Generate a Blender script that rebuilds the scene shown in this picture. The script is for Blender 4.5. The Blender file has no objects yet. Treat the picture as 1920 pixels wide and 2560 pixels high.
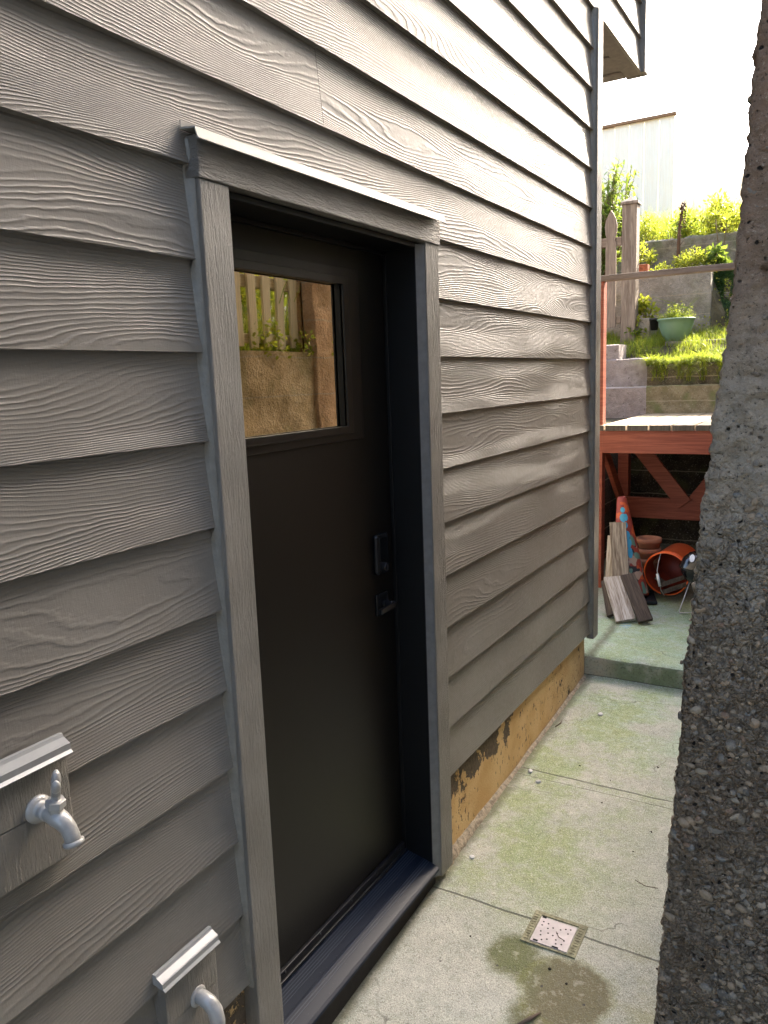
import bpy, math, random
from math import sin, cos, pi, radians, sqrt, floor
from mathutils import Vector, Matrix, noise, Euler
random.seed(7)
sc = bpy.context.scene
COL = sc.collection
# ------------------------------------------------------------------ camera
cam = bpy.data.cameras.new('camera'); cam_o = bpy.data.objects.new('camera', cam); COL.objects.link(cam_o)
CX, CZ, YAW, PITCH, ROLL = 1.2546, 1.5224, .5389, -.1667, -.0372
cy, sy, cp, sp = cos(YAW), sin(YAW), cos(PITCH), sin(PITCH)
fw = Vector((-sy*cp, cy*cp, sp)); rt = Vector((cy, sy, 0)); up = rt.cross(fw)
r2 = rt*cos(ROLL) + up*sin(ROLL); u2 = -rt*sin(ROLL) + up*cos(ROLL)
M = Matrix((( r2.x, u2.x, -fw.x, CX), (r2.y, u2.y, -fw.y, 0), (r2.z, u2.z, -fw.z, CZ), (0, 0, 0, 1)))
cam_o.matrix_world = M
cam.sensor_fit = 'VERTICAL'; cam.sensor_height = 24; cam.lens = 24*1951/2560
cam.clip_start = .02; cam.clip_end = 2000
sc.camera = cam_o
sc.render.resolution_x = 768; sc.render.resolution_y = 1024
# ------------------------------------------------------------------ light
SUN_AZ, SUN_EL = radians(17), radians(38)
w = bpy.data.worlds.new('World'); sc.world = w; w.use_nodes = True
nt = w.node_tree; nt.nodes.clear()
sky = nt.nodes.new('ShaderNodeTexSky'); sky.sky_type = 'NISHITA'; sky.sun_disc = False
sky.sun_elevation = SUN_EL; sky.sun_rotation = SUN_AZ; sky.dust_density = 5; sky.air_density = 1.0; sky.ozone_density = 1.0
bg = nt.nodes.new('ShaderNodeBackground'); bg.inputs[1].default_value = .15
wo = nt.nodes.new('ShaderNodeOutputWorld')
nt.links.new(sky.outputs[0], bg.inputs[0]); nt.links.new(bg.outputs[0], wo.inputs[0])
sun = bpy.data.lights.new('sun', 'SUN'); sun.energy = 4.0; sun.angle = radians(.6); sun.color = (1, .9, .74)
sun_o = bpy.data.objects.new('sun', sun); COL.objects.link(sun_o)
sd = Vector((sin(SUN_AZ)*cos(SUN_EL), cos(SUN_AZ)*cos(SUN_EL), sin(SUN_EL)))
sun_o.rotation_euler = sd.to_track_quat('Z', 'Y').to_euler(); sun_o.location = (3, 8, 12)
sc.view_settings.view_transform = 'Standard'; sc.view_settings.look = 'None'
sc.view_settings.exposure = 2.9; sc.view_settings.gamma = 1
sc.render.engine = 'CYCLES'
sc.cycles.max_bounces = 8; sc.cycles.diffuse_bounces = 5; sc.cycles.glossy_bounces = 4

# ------------------------------------------------------------------ helpers
class MB:
    def __init__(s): s.v = []; s.f = []; s.m = []; s.a = []
    def face(s, idx, m=0, a=0.0): s.f.append(tuple(idx)); s.m.append(m); s.a.append(a)
    def poly(s, pts, m=0, a=0.0):
        n = len(s.v); s.v += [tuple(p) for p in pts]; s.face(range(n, n+len(pts)), m, a)
    def box(s, x0, x1, y0, y1, z0, z1, m=0, a=0.0, R=None, T=None):
        P = [Vector((x, y, z)) for x in (x0, x1) for y in (y0, y1) for z in (z0, z1)]
        if R is not None: P = [R @ p for p in P]
        if T is not None: P = [p + Vector(T) for p in P]
        n = len(s.v); s.v += [tuple(p) for p in P]
        for q in ((0,1,3,2), (4,6,7,5), (0,4,5,1), (2,3,7,6), (0,2,6,4), (1,5,7,3)): s.face([n+i for i in q], m, a)
    def bar(s, p, q, w, h, m=0, a=0.0, upv=(0,0,1)):
        p, q = Vector(p), Vector(q); d = (q-p).normalized(); U = Vector(upv)
        if abs(d.dot(U)) > .98: U = Vector((0, 1, 0))
        sdv = d.cross(U).normalized(); U = sdv.cross(d)
        n = len(s.v)
        for c in (p, q):
            for i, j in ((-1,-1), (1,-1), (1,1), (-1,1)): s.v.append(tuple(c + sdv*(i*w/2) + U*(j*h/2)))
        for k in ((3,2,1,0), (4,5,6,7), (0,1,5,4), (1,2,6,5), (2,3,7,6), (3,0,4,7)): s.face([n+i for i in k], m, a)
    def tube(s, pts, rad, n=12, m=0, a=0.0, cap=True):
        pts = [Vector(p) for p in pts]
        if not hasattr(rad, '__len__'): rad = [rad]*len(pts)
        base = len(s.v); prev = None
        for i, p in enumerate(pts):
            d = (pts[min(i+1, len(pts)-1)] - pts[max(i-1, 0)])
            d = d.normalized() if d.length > 1e-9 else Vector((0,0,1))
            if prev is None: prev = d.orthogonal().normalized()
            X = (prev - d*prev.dot(d)); X = X.normalized() if X.length > 1e-6 else d.orthogonal().normalized(); prev = X
            Y = d.cross(X)
            for k in range(n):
                t = 2*pi*k/n; s.v.append(tuple(p + (X*cos(t) + Y*sin(t))*rad[i]))
        for i in range(len(pts)-1):
            for k in range(n):
                A = base+i*n+k; B = base+i*n+(k+1) % n; s.face((A, B, B+n, A+n), m, a)
        if cap:
            s.face([base+k for k in range(n)][::-1], m, a); s.face([base+(len(pts)-1)*n+k for k in range(n)], m, a)
    def lathe(s, prof, n=32, R=None, T=(0,0,0), m=0, a=0.0, closed=False):
        base = len(s.v); T = Vector(T)
        for r, z in prof:
            for k in range(n):
                t = 2*pi*k/n; p = Vector((r*cos(t), r*sin(t), z))
                if R is not None: p = R @ p
                s.v.append(tuple(p+T))
        L = len(prof)
        for i in range(L-1):
            for k in range(n):
                A = base+i*n+k; B = base+i*n+(k+1) % n; s.face((A, B, B+n, A+n), m, a)
        if not closed:
            for i, rev in ((0, True), (L-1, False)):
                if prof[i][0] > 1e-5:
                    idx = [base+i*n+k for k in range(n)]; s.face(idx[::-1] if rev else idx, m, a)
    def grid(s, P, m=0, a=0.0, flip=False):
        base = len(s.v); R = len(P); Cn = len(P[0])
        for row in P: s.v += [tuple(p) for p in row]
        for i in range(R-1):
            for j in range(Cn-1):
                q = (base+i*Cn+j, base+i*Cn+j+1, base+(i+1)*Cn+j+1, base+(i+1)*Cn+j)
                s.face(q[::-1] if flip else q, m, a)
    def build(s, name, mats, parent=None, smooth=False, bevel=0, loc=None, recalc=False):
        if not isinstance(mats, (list, tuple)): mats = [mats]
        me = bpy.data.meshes.new(name)
        L = Vector(loc) if loc is not None else Vector((0,0,0))
        if parent is not None:
            wl = parent.location.copy(); pp = parent.parent
            while pp is not None: wl += pp.location; pp = pp.parent
        else: wl = Vector((0,0,0))
        off = wl + L if parent is not None else L
        me.from_pydata([tuple(Vector(p)-off) for p in s.v], [], s.f)
        for mt in mats: me.materials.append(mt)
        me.polygons.foreach_set('material_index', s.m)
        at = me.attributes.new('rnd', 'FLOAT', 'FACE'); at.data.foreach_set('value', s.a)
        if recalc:
            import bmesh
            b = bmesh.new(); b.from_mesh(me); bmesh.ops.recalc_face_normals(b, faces=b.faces[:]); b.to_mesh(me); b.free()
        if smooth: me.polygons.foreach_set('use_smooth', [True]*len(me.polygons))
        me.update()
        o = bpy.data.objects.new(name, me); COL.objects.link(o)
        if parent is not None: o.parent = parent
        o.location = L
        if bevel:
            b = o.modifiers.new('bevel', 'BEVEL'); b.width = bevel; b.segments = 2; b.limit_method = 'ANGLE'; b.angle_limit = radians(40)
        if smooth == 'auto':
            pass
        return o
def empty(name, loc, label, cat, group=None, kind=None):
    o = bpy.data.objects.new(name, None); COL.objects.link(o); o.location = loc; o.empty_display_size = .1
    return tag(o, label, cat, group, kind)
def tag(o, label=None, cat=None, group=None, kind=None):
    if label: o['label'] = label
    if cat: o['category'] = cat
    if group: o['group'] = group
    if kind: o['kind'] = kind
    return o

# ------------------------------------------------------------------ node helper
class NG:
    def __init__(s, name, rough=.6, spec=.4, metal=0.0):
        s.mat = bpy.data.materials.new(name); s.mat.use_nodes = True; s.t = s.mat.node_tree; s.t.nodes.clear()
        s.out = s.t.nodes.new('ShaderNodeOutputMaterial'); s.p = s.t.nodes.new('ShaderNodeBsdfPrincipled')
        s.t.links.new(s.p.outputs[0], s.out.inputs[0])
        s.p.inputs['Roughness'].default_value = rough; s.p.inputs['Specular IOR Level'].default_value = spec; s.p.inputs['Metallic'].default_value = metal
        s._pos = None
    def set(s, sock, v):
        if isinstance(v, (int, float)): sock.default_value = v
        elif isinstance(v, (tuple, list)):
            sock.default_value = tuple(v) + ((1,) if len(v) == 3 and len(sock.default_value) == 4 else ())
        else: s.t.links.new(v, sock)
    def obj(s):
        n = s.t.nodes.new('ShaderNodeTexCoord'); return n.outputs['Object']
    def pos(s):
        if s._pos is None: s._pos = s.t.nodes.new('ShaderNodeNewGeometry').outputs['Position']
        return s._pos
    def normal(s): return s.t.nodes.new('ShaderNodeNewGeometry').outputs['Normal']
    def xyz(s, v):
        n = s.t.nodes.new('ShaderNodeSeparateXYZ'); s.set(n.inputs[0], v); return n.outputs
    def comb(s, x, y, z):
        n = s.t.nodes.new('ShaderNodeCombineXYZ')
        for i, v in enumerate((x, y, z)): s.set(n.inputs[i], v)
        return n.outputs[0]
    def m(s, op, a, b=0.0, c=0.0, clamp=False):
        n = s.t.nodes.new('ShaderNodeMath'); n.operation = op; n.use_clamp = clamp
        s.set(n.inputs[0], a); s.set(n.inputs[1], b); s.set(n.inputs[2], c); return n.outputs[0]
    def scale(s, v, sc3):
        n = s.t.nodes.new('ShaderNodeVectorMath'); n.operation = 'MULTIPLY'; s.set(n.inputs[0], v); s.set(n.inputs[1], sc3); return n.outputs[0]
    def add(s, v, w):
        n = s.t.nodes.new('ShaderNodeVectorMath'); n.operation = 'ADD'; s.set(n.inputs[0], v); s.set(n.inputs[1], w); return n.outputs[0]
    def noise(s, v, scale, detail=3, rough=.5, dist=0.0, col=False):
        n = s.t.nodes.new('ShaderNodeTexNoise'); s.set(n.inputs['Vector'], v); n.inputs['Scale'].default_value = scale
        n.inputs['Detail'].default_value = detail; n.inputs['Roughness'].default_value = rough; n.inputs['Distortion'].default_value = dist
        return n.outputs['Color' if col else 'Fac']
    def voro(s, v, scale, feature='F1', out='Distance', rand=1.0):
        n = s.t.nodes.new('ShaderNodeTexVoronoi'); n.feature = feature; s.set(n.inputs['Vector'], v); n.inputs['Scale'].default_value = scale
        n.inputs['Randomness'].default_value = rand
        return n.outputs[out]
    def ramp(s, f, a, b, lo=0.0, hi=1.0, smooth=True):
        n = s.t.nodes.new('ShaderNodeMapRange'); n.interpolation_type = 'SMOOTHSTEP' if smooth else 'LINEAR'
        s.set(n.inputs[0], f)
        for i, v in enumerate((a, b, lo, hi)): s.set(n.inputs[i+1], v)
        return n.outputs[0]
    def mix(s, f, a, b, blend='MIX'):
        n = s.t.nodes.new('ShaderNodeMix'); n.data_type = 'RGBA'; n.blend_type = blend
        s.set(n.inputs[0], f); s.set(n.inputs[6], a); s.set(n.inputs[7], b); return n.outputs[2]
    def attr(s, name='rnd', out='Fac'):
        n = s.t.nodes.new('ShaderNodeAttribute'); n.attribute_name = name; return n.outputs[out]
    def color(s, c): s.set(s.p.inputs['Base Color'], c)
    def rough(s, v): s.set(s.p.inputs['Roughness'], v)
    def bump(s, h, dist=.002, strength=1.0):
        n = s.t.nodes.new('ShaderNodeBump'); n.inputs['Distance'].default_value = dist; n.inputs['Strength'].default_value = strength
        s.set(n.inputs['Height'], h); s.t.links.new(n.outputs[0], s.p.inputs['Normal'])

def mat_siding():
    g = NG('fibre_cement_siding', .4, .36)
    X, Y, Z = g.xyz(g.pos())
    bid = g.m('MULTIPLY', g.attr(), 3.7)
    yb = g.m('ADD', Y, g.m('MULTIPLY', g.attr(), 5.3))
    wob = g.noise(g.comb(g.m('MULTIPLY', yb, 11), g.m('MULTIPLY', Z, 26), bid), 1, 3, .6)
    big = g.noise(g.comb(g.m('MULTIPLY', yb, .95), g.m('MULTIPLY', Z, 6.0), bid), 1, 1, .3)
    ph = g.m('ADD', g.m('MULTIPLY', Z, 118), g.m('ADD', g.m('MULTIPLY', big, 29), g.m('MULTIPLY', wob, 1.25)))
    wv = g.m('SINE', g.m('MULTIPLY', ph, 2*pi))
    wv = g.m('POWER', g.m('MULTIPLY_ADD', wv, .5, .5), 2.4)
    amp = g.ramp(g.noise(g.comb(g.m('MULTIPLY', yb, 2.2), g.m('MULTIPLY', Z, 14), bid), 1, 2), .3, .62, .35, 1)
    fine = g.noise(g.comb(g.m('MULTIPLY', yb, 60), g.m('MULTIPLY', Z, 380), bid), 1, 3, .6)
    tooth = g.noise(g.comb(g.m('MULTIPLY', yb, 330), g.m('MULTIPLY', Z, 60), bid), 1, 2, .5)
    h = g.m('ADD', g.m('MULTIPLY', wv, amp), g.m('ADD', g.m('MULTIPLY', fine, .35), g.m('MULTIPLY', tooth, .22)))
    g.bump(h, .00105, 1)
    dirt = g.noise(g.pos(), 2.3, 5, .65)
    c = g.mix(g.ramp(dirt, .35, .7), (.192, .175, .150), (.222, .204, .177))
    c = g.mix(g.m('MULTIPLY', g.ramp(g.noise(g.pos(), 140, 2), .66, .75), .25), c, (.34, .32, .3))
    g.color(c)
    g.rough(g.ramp(g.noise(g.pos(), 60, 3), .3, .7, .36, .48))
    return g.mat
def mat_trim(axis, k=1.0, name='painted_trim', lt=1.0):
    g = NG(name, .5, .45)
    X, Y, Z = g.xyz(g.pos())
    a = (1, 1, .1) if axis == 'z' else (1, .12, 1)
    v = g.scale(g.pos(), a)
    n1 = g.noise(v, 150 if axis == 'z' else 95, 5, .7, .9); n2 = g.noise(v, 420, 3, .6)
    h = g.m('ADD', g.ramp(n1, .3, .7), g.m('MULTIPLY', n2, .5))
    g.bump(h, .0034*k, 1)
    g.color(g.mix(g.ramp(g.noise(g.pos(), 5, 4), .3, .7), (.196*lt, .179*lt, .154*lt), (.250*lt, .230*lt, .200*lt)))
    return g.mat
def plain(name, col, rough=.5, spec=.5, metal=0.0, var=.12, scale=30, bump=0.0, bs=200):
    g = NG(name, rough, spec, metal)
    n = g.noise(g.obj(), scale, 4, .6)
    g.color(g.mix(g.ramp(n, .3, .7), tuple(x*(1-var) for x in col), tuple(min(1, x*(1+var)) for x in col)))
    if bump: g.bump(g.noise(g.obj(), bs, 3, .6), bump, 1)
    return g.mat
def wood(name, c0, c1, axis='x', scale=1.0, rough=.7, bump=.0012, knots=True):
    g = NG(name, rough, .3)
    sc3 = {'x': (.06, 1, 1), 'y': (1, .06, 1), 'z': (1, 1, .06)}[axis]
    v = g.scale(g.obj(), sc3)
    v = g.add(v, g.comb(g.m('MULTIPLY', g.attr(), 7.1), g.m('MULTIPLY', g.attr(), 3.3), 0.0))
    n1 = g.noise(v, 60*scale, 4, .65, 1.2); n2 = g.noise(v, 250*scale, 3, .6)
    f = g.m('ADD', g.m('MULTIPLY', g.ramp(n1, .35, .66), .7), g.m('MULTIPLY', g.ramp(n2, .4, .62), .3))
    f = g.m('ADD', f, g.m('MULTIPLY', g.m('SUBTRACT', g.attr(), .5), .35), clamp=True)
    g.color(g.mix(f, c0, c1)); g.bump(g.m('ADD', n1, g.m('MULTIPLY', n2, .6)), bump, 1)
    return g.mat

M_SIDE = mat_siding()
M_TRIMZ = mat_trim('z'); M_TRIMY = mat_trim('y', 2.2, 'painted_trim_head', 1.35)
M_CAULK = plain('painted_caulk', (.19, .179, .152), .45, .5, bump=.002, bs=60)
M_FLASH = plain('painted_metal_flashing', (.27, .27, .26), .28, .6, .0, .05)
M_DOOR = plain('black_painted_door', (.0075, .006, .0048), .38, .35, 0, .1, 4, .0003, 700)
M_JAMB = plain('black_jamb_paint', (.0035, .0035, .004), .45, .4, 0, .1, 6)
M_BEAD = plain('dark_glazing_bead', (.010, .008, .007), .35, .4, 0, .1, 6)
M_LOCK = plain('black_hardware_metal', (.02, .021, .024), .25, .6, .5)
M_DARK = plain('dark_void', (.02, .018, .016), .9, .1)

# ------------------------------------------------------------------ ground
def gz(y): return -.36 + .054*(y-2.587)
def gz2(y): return -.14 + .03*(y-4.42)
def mat_concrete():
    g = NG('weathered_concrete_paving', .85, .25)
    P = g.pos(); X, Y, Z = g.xyz(P)
    n1 = g.noise(P, 3.2, 5, .6); n2 = g.noise(P, 14, 5, .65); sp = g.noise(P, 260, 3, .8); sp2 = g.noise(P, 130, 3, .8)
    c = g.mix(g.ramp(n1, .35, .65), (.405, .41, .335), (.50, .49, .405))
    c = g.mix(g.ramp(n2, .4, .75, 0, .6), c, (.42, .41, .34))
    # pale bloom towards the step and by the foundation
    pale = g.m('MULTIPLY', g.ramp(Y, 2.9, 4.2), g.ramp(g.noise(P, 4.5, 4), .35, .6))
    c = g.mix(g.m('MULTIPLY', pale, .85), c, (.43, .58, .47))
    # algae
    along = g.ramp(g.m('ABSOLUTE', g.m('SUBTRACT', X, g.m('MULTIPLY_ADD', g.noise(P, 1.6, 2), .5, -.02))), .10, .62, 1, 0)
    alg = g.m('MULTIPLY', along, g.ramp(g.noise(P, 4.5, 7, .75), .36, .60))
    alg = g.m('MULTIPLY', alg, g.ramp(Y, 2.1, 2.6))
    c = g.mix(g.m('MULTIPLY', alg, .9), c, g.mix(g.noise(P, 7, 4), (.22, .32, .13), (.36, .38, .13)))
    algd = g.m('MULTIPLY', g.ramp(Y, 3.9, 5.2), g.ramp(g.noise(P, 6, 4, .6), .4, .62))
    c = g.mix(g.m('MULTIPLY', algd, .55), c, (.27, .42, .25))
    # damp stain below the drain, two lobes
    def lobe(cx, cy, r, soft=.025):
        dx = g.m('SUBTRACT', X, cx); dy = g.m('SUBTRACT', Y, cy)
        d = g.m('SQRT', g.m('ADD', g.m('MULTIPLY', dx, dx), g.m('MULTIPLY', dy, dy)))
        d = g.m('ADD', d, g.m('MULTIPLY_ADD', g.noise(P, 13, 6, .7), .11, -.055))
        return g.ramp(d, r-soft, r+soft, 1, 0)
    l1 = lobe(.385, 2.185, .09, .03); l2 = lobe(.59, 2.115, .135, .02); l3 = lobe(.47, 2.15, .075, .035); l4 = lobe(.55, 1.98, .10, .04)
    st = g.m('MAXIMUM', g.m('MAXIMUM', l1, l3), g.m('MAXIMUM', l2, l4))
    stc = g.mix(g.ramp(X, .42, .56), (.12, .135, .03), (.15, .125, .05))
    c = g.mix(g.m('MULTIPLY', st, .93), c, stc)
    ring = g.m('MULTIPLY', g.m('SUBTRACT', lobe(.59, 2.115, .15, .02), l2), .45)
    c = g.mix(g.m('MAXIMUM', ring, 0.0), c, (.26, .27, .04))
    # green patch near the right wall and foreground
    rw = g.m('MULTIPLY', g.ramp(X, .6, .8), g.ramp(g.noise(P, 5, 4), .42, .62))
    c = g.mix(g.m('MULTIPLY', g.m('MULTIPLY', rw, g.ramp(Y, 2.6, 2.2)), .6), c, (.36, .34, .15))
    # blue paint blotch on upper slab
    dx = g.m('SUBTRACT', X, .065); dy = g.m('SUBTRACT', Y, 5.02)
    d = g.m('SQRT', g.m('ADD', g.m('MULTIPLY', dx, dx), g.m('MULTIPLY', g.m('MULTIPLY', dy, dy), .35)))
    bl = g.m('MULTIPLY', g.ramp(g.m('ADD', d, g.m('MULTIPLY_ADD', n2, .06, -.03)), .02, .045, 1, 0), g.ramp(g.noise(P, 60, 3), .4, .55))
    c = g.mix(g.m('MULTIPLY', bl, .7), c, (.16, .36, .52))
    # white paint drips
    wd = g.ramp(g.voro(P, 5.5), .035, .055, 1, 0)
    wd = g.m('MULTIPLY', wd, g.ramp(g.noise(P, 70, 3), .4, .5))
    c = g.mix(g.m('MULTIPLY', wd, .5), c, (.66, .7, .7))
    # speckle
    c = g.mix(g.m('MULTIPLY', g.ramp(sp, .5, .66, 0, .75), g.m('MULTIPLY_ADD', st, -.75, 1.0)), c, (.80, .77, .64)); c = g.mix(g.ramp(sp, .47, .36, 0, .45), c, (.16, .15, .11))
    c = g.mix(g.ramp(sp2, .46, .34, 0, .5), c, (.15, .14, .105))
    c = g.mix(g.ramp(Y, 5.55, 5.95, 0, .85), c, (.10, .085, .06))  # shade under the deck painted into the slab colour
    crk = g.voro(g.add(P, g.scale(g.noise(P, 6, 4, col=True), (.25, .25, 0))), 1.1, 'DISTANCE_TO_EDGE'); crk = g.m('MULTIPLY', g.ramp(crk, .0045, .001), g.ramp(g.noise(P, 2.2, 2), .5, .56)); c = g.mix(g.m('MULTIPLY', crk, .6), c, (.10, .09, .07))
    grime = g.m('MULTIPLY', g.ramp(g.m('ABSOLUTE', g.m('ADD', X, g.m('MULTIPLY_ADD', g.noise(P, 14, 4), .05, -.025))), .05, .0), .75); c = g.mix(grime, c, (.13, .125, .07))
    mot = g.noise(P, 32, 5, .7); c = g.mix(g.ramp(mot, .52, .7, 0, .35), c, (.66, .64, .54)); c = g.mix(g.ramp(mot, .48, .34, 0, .35), c, (.24, .235, .17))
    # joints
    wig = g.m('MULTIPLY_ADD', g.noise(P, 9, 4), .014, -.007)
    def line(y0, w, a=.85, wg=1.0):
        dd = g.m('ABSOLUTE', g.m('ADD', g.m('SUBTRACT', Y, y0), g.m('MULTIPLY', wig, wg)))
        return g.ramp(dd, w*.4, w, a, 0)
    j = g.m('MAXIMUM', line(3.29, .0065), line(3.235, .004, .45)); j = g.m('MAXIMUM', j, line(2.365, .006))
    j = g.m('MAXIMUM', j, line(4.32, .003, .25, 3)); j = g.m('MULTIPLY', j, g.ramp(g.noise(P, 12, 3), .25, .5, .35, 1))
    c = g.mix(g.m('MULTIPLY', j, .75), c, (.10, .09, .065))
    pits = g.ramp(g.voro(g.add(P, (3.1, 1.7, 0)), 12), .05, .075, 1, 0); c = g.mix(g.m('MULTIPLY', pits, g.ramp(g.noise(P, 4, 2), .5, .6)), c, (.08, .07, .06))
    g.color(c)
    h = g.m('ADD', g.m('MULTIPLY', sp, .6), g.m('ADD', g.m('MULTIPLY', n2, 2.0), g.m('MULTIPLY', j, -2.5)))
    g.bump(g.m('ADD', h, g.m('MULTIPLY', sp2, 1.0)),   .0035, 1)
    g.rough(g.ramp(st, 0, 1, .85, .6))
    return g.mat
def mat_riser():
    g = NG('mossy_step_riser', .9, .2); P = g.pos(); X, Y, Z = g.xyz(P)
    n = g.noise(P, 11, 5, .65); f = g.noise(P, 90, 4, .7)
    c = g.mix(g.ramp(X, .05, .2), (.42, .36, .25), (.20, .23, .13))
    c = g.mix(g.ramp(n, .45, .7), c, (.36, .36, .26)); c = g.mix(g.ramp(f, .5, .7, 0, .6), c, (.10, .09, .06))
    g.color(c); g.bump(g.m('ADD', n, f), .006, 1); return g.mat
M_CONC = mat_concrete(); M_RISER = mat_riser()

b = MB()
b.poly([(-300, -300, -.6), (300, -300, -.6), (300, 300, -.6), (-300, 300, -.6)])
M_SOIL = plain('bare_soil', (.12, .10, .07), .95, .1, 0, .3, 3, .02, 20)
tag(b.build('ground', M_SOIL), kind='structure')
b = MB()
def slab_z(x, y, base): return base + .004*(noise.noise(Vector((x*3, y*3, 0)))) 
rows = []
ys = [-2.5 + i*.1 for i in range(69)] + [4.37, 4.395, 4.405]
xs = [-.6 + i*.06 for i in range(36)]
for y in ys: rows.append([(x, y, slab_z(x, y, gz(y)) + .012*max(0, (y-4.36)/.05)**2) for x in xs])
b.grid(rows, 0, flip=True)
rows = []
for t in range(9):
    z = gz(4.405)+.012 + (gz2(4.42)-.008-gz(4.405)-.012)*t/8
    rows.append([(x, 4.41 + .010*t/8 + .008*noise.noise(Vector((x*9, z*9, 1))) + (.0 if t < 8 else .008), z + (.006*noise.noise(Vector((x*22, 0, 4))) if t == 8 else 0)) for x in xs])
b.grid(rows, 1, flip=True)
last = rows[-1]
rows = [last]
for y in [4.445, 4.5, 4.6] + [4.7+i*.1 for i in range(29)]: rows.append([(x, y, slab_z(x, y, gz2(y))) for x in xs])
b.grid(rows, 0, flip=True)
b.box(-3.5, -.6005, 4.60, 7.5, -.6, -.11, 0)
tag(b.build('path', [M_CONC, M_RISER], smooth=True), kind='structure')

# ------------------------------------------------------------------ the house
E = .2
house = empty('timber_house', (-2.5, 2, -.4), 'taupe lap-sided house with a black side door and a jutting upper storey', 'house')
def siding_courses(b, y0, y1, k0, k1, zb=0.0, zt=None, x=0.0, joints={}):
    for k in range(k0, k1):
        z0 = zb + k*E; z1 = z0 + E + .02
        if zt is not None: z1 = min(z1, zt)
        segs = [y0] + joints.get(k, []) + [y1]
        for i in range(len(segs)-1):
            a, c = segs[i] + (.0008 if i else 0), segs[i+1] - (.0008 if i < len(segs)-2 else 0)
            r = ((k*37+i*11) % 17)/17 + k*.13
            n = 14; dz = z1-z0
            P0 = []; P1 = []; P2 = []; P3 = []
            for t in range(n+1):
                y = a + (c-a)*t/n; wv = .0005*noise.noise(Vector((y*2.5, k*3.1, i)))
                P0.append((x-.019+wv, y, z0)); P1.append((x+wv, y, z0+.0005)); P2.append((x+wv-.0004, y, z0+.003)); P3.append((x-.0205*dz/.22, y, z1))
            b.grid([P0, P1, P2, P3], 0, r, flip=True)
b = MB()
siding_courses(b, -1.6, 1.338, 0, 10)
siding_courses(b, 2.482, 4.426, 0, 10)
siding_courses(b, -1.6, 4.426, 10, 17, joints={11: [1.86], 13: [-.2], 15: [2.2], 12: [4.08], 10: [.1]})
siding_courses(b, -1.6, 5.50, 17, 30, joints={18: [3.2], 20: [1.1]})
for f in range(len(b.f)): pass
b.build('siding', M_SIDE, house)
# side joints of courses seen from the end (thin board ends at the door trim) are covered by the caulk strips below
b = MB()
def roundstrip(b, y, z0, z1, x0, x1, w=.0035):
    pts = []
    n = int((z1-z0)/.03)
    rows = []
    for i in range(n+1):
        z = z0 + (z1-z0)*i/n
        k = ((z/E) % 1.0); xin = -.0205*min(1, max(0, k)) 
        j = .0018*noise.noise(Vector((z*23, y, 0)))
        rows.append([(xin+.001, y-w*1.6+j, z), (xin+.005, y-w*.5+j, z), (x1*.55, y-.0006, z), (x1*.55, y+.002, z)])
    b.grid(rows, 0, flip=True)
roundstrip(b, 1.335, -.01, 2.05, 0, .02)
b.build('caulk_joint', M_CAULK, house, smooth=True)
b = MB()
roundstrip(b, 4.423, -.01, 3.4, 0, .02)
b.build('caulk_joint', M_CAULK, house, smooth=True)
# sheathing, other walls, roof
b = MB()
xw = -.045
b.box(-5, xw, -1.6, 1.40, .0, 3.42); 
b = MB()
T = .012
b.box(xw-T, xw, -1.6, 1.41, .002, 1.96); b.box(xw-T, xw, 2.40, 4.47, .002, 1.96); b.box(xw-T, xw, -1.6, 4.47, 1.962, 3.40)
b.box(-5, xw-T-.002, 4.45, 4.47, -.0, 3.40); b.box(-5, -4.98, -1.6, 4.44, -.3, 3.4); b.box(-4.97, xw-T-.002, -1.6, -1.58, -.3, 3.4)
b.box(xw-T, xw, -1.6, 5.54, 3.43, 6.0); b.box(-5, xw-T-.002, 5.52, 5.54, 3.43, 6.0); b.box(-5, xw-T-.002, -1.6, -1.58, 3.43, 6.0); b.box(-5, -4.98, -1.57, 5.51, 3.43, 6.0)
b.build('wall_sheathing', M_DARK, house)
b = MB()
for k in range(0, 17): b.box(-5, -.10, 4.472, 4.49-.001*(k % 2), k*E, k*E+E-.004, 0, k*.1)
for k in range(17, 30): b.box(-5, -.10, 5.542, 5.56-.001*(k % 2), k*E+.02, k*E+E+.016, 0, k*.1)
b.build('rear_siding', M_SIDE, house)
b = MB(); b.box(-5.4, .35, -2.0, 5.95, 6.0, 6.12); b.build('roof', plain('roof_felt', (.08, .08, .085), .9, .2), house)
# soffit under the jutting storey
b = MB()
b.box(-5, -.002, 4.53, 5.56, 3.418, 3.428)
b.box(-.11, -.003, 4.53, 5.555, 3.404, 3.417); b.box(-5, -.113, 5.45, 5.555, 3.404, 3.417)
for x in (-.75, -1.4, -2.1): b.box(x-.03, x+.03, 4.53, 5.447, 3.408, 3.4175)
for y in (4.85, 5.17): b.box(-5, -.1135, y-.02, y+.02, 3.406, 3.4172)
b.build('soffit', plain('painted_soffit', (.19, .165, .14), .6, .4), house, bevel=.001)
# corner boards
b = MB(); b.box(-.02, .022, 4.424, 4.522, -.035, 3.398); b.box(-.11, -.0205, 4.482, 4.522, -.035, 3.398)
b.build('corner_board', M_TRIMZ, house, bevel=.003)
b = MB(); b.box(-.02, .022, 5.492, 5.585, 3.40, 6.0); b.box(-.11, -.0205, 5.562, 5.585, 3.40, 6.0)
b.build('corner_board', M_TRIMZ, house, bevel=.003)
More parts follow.
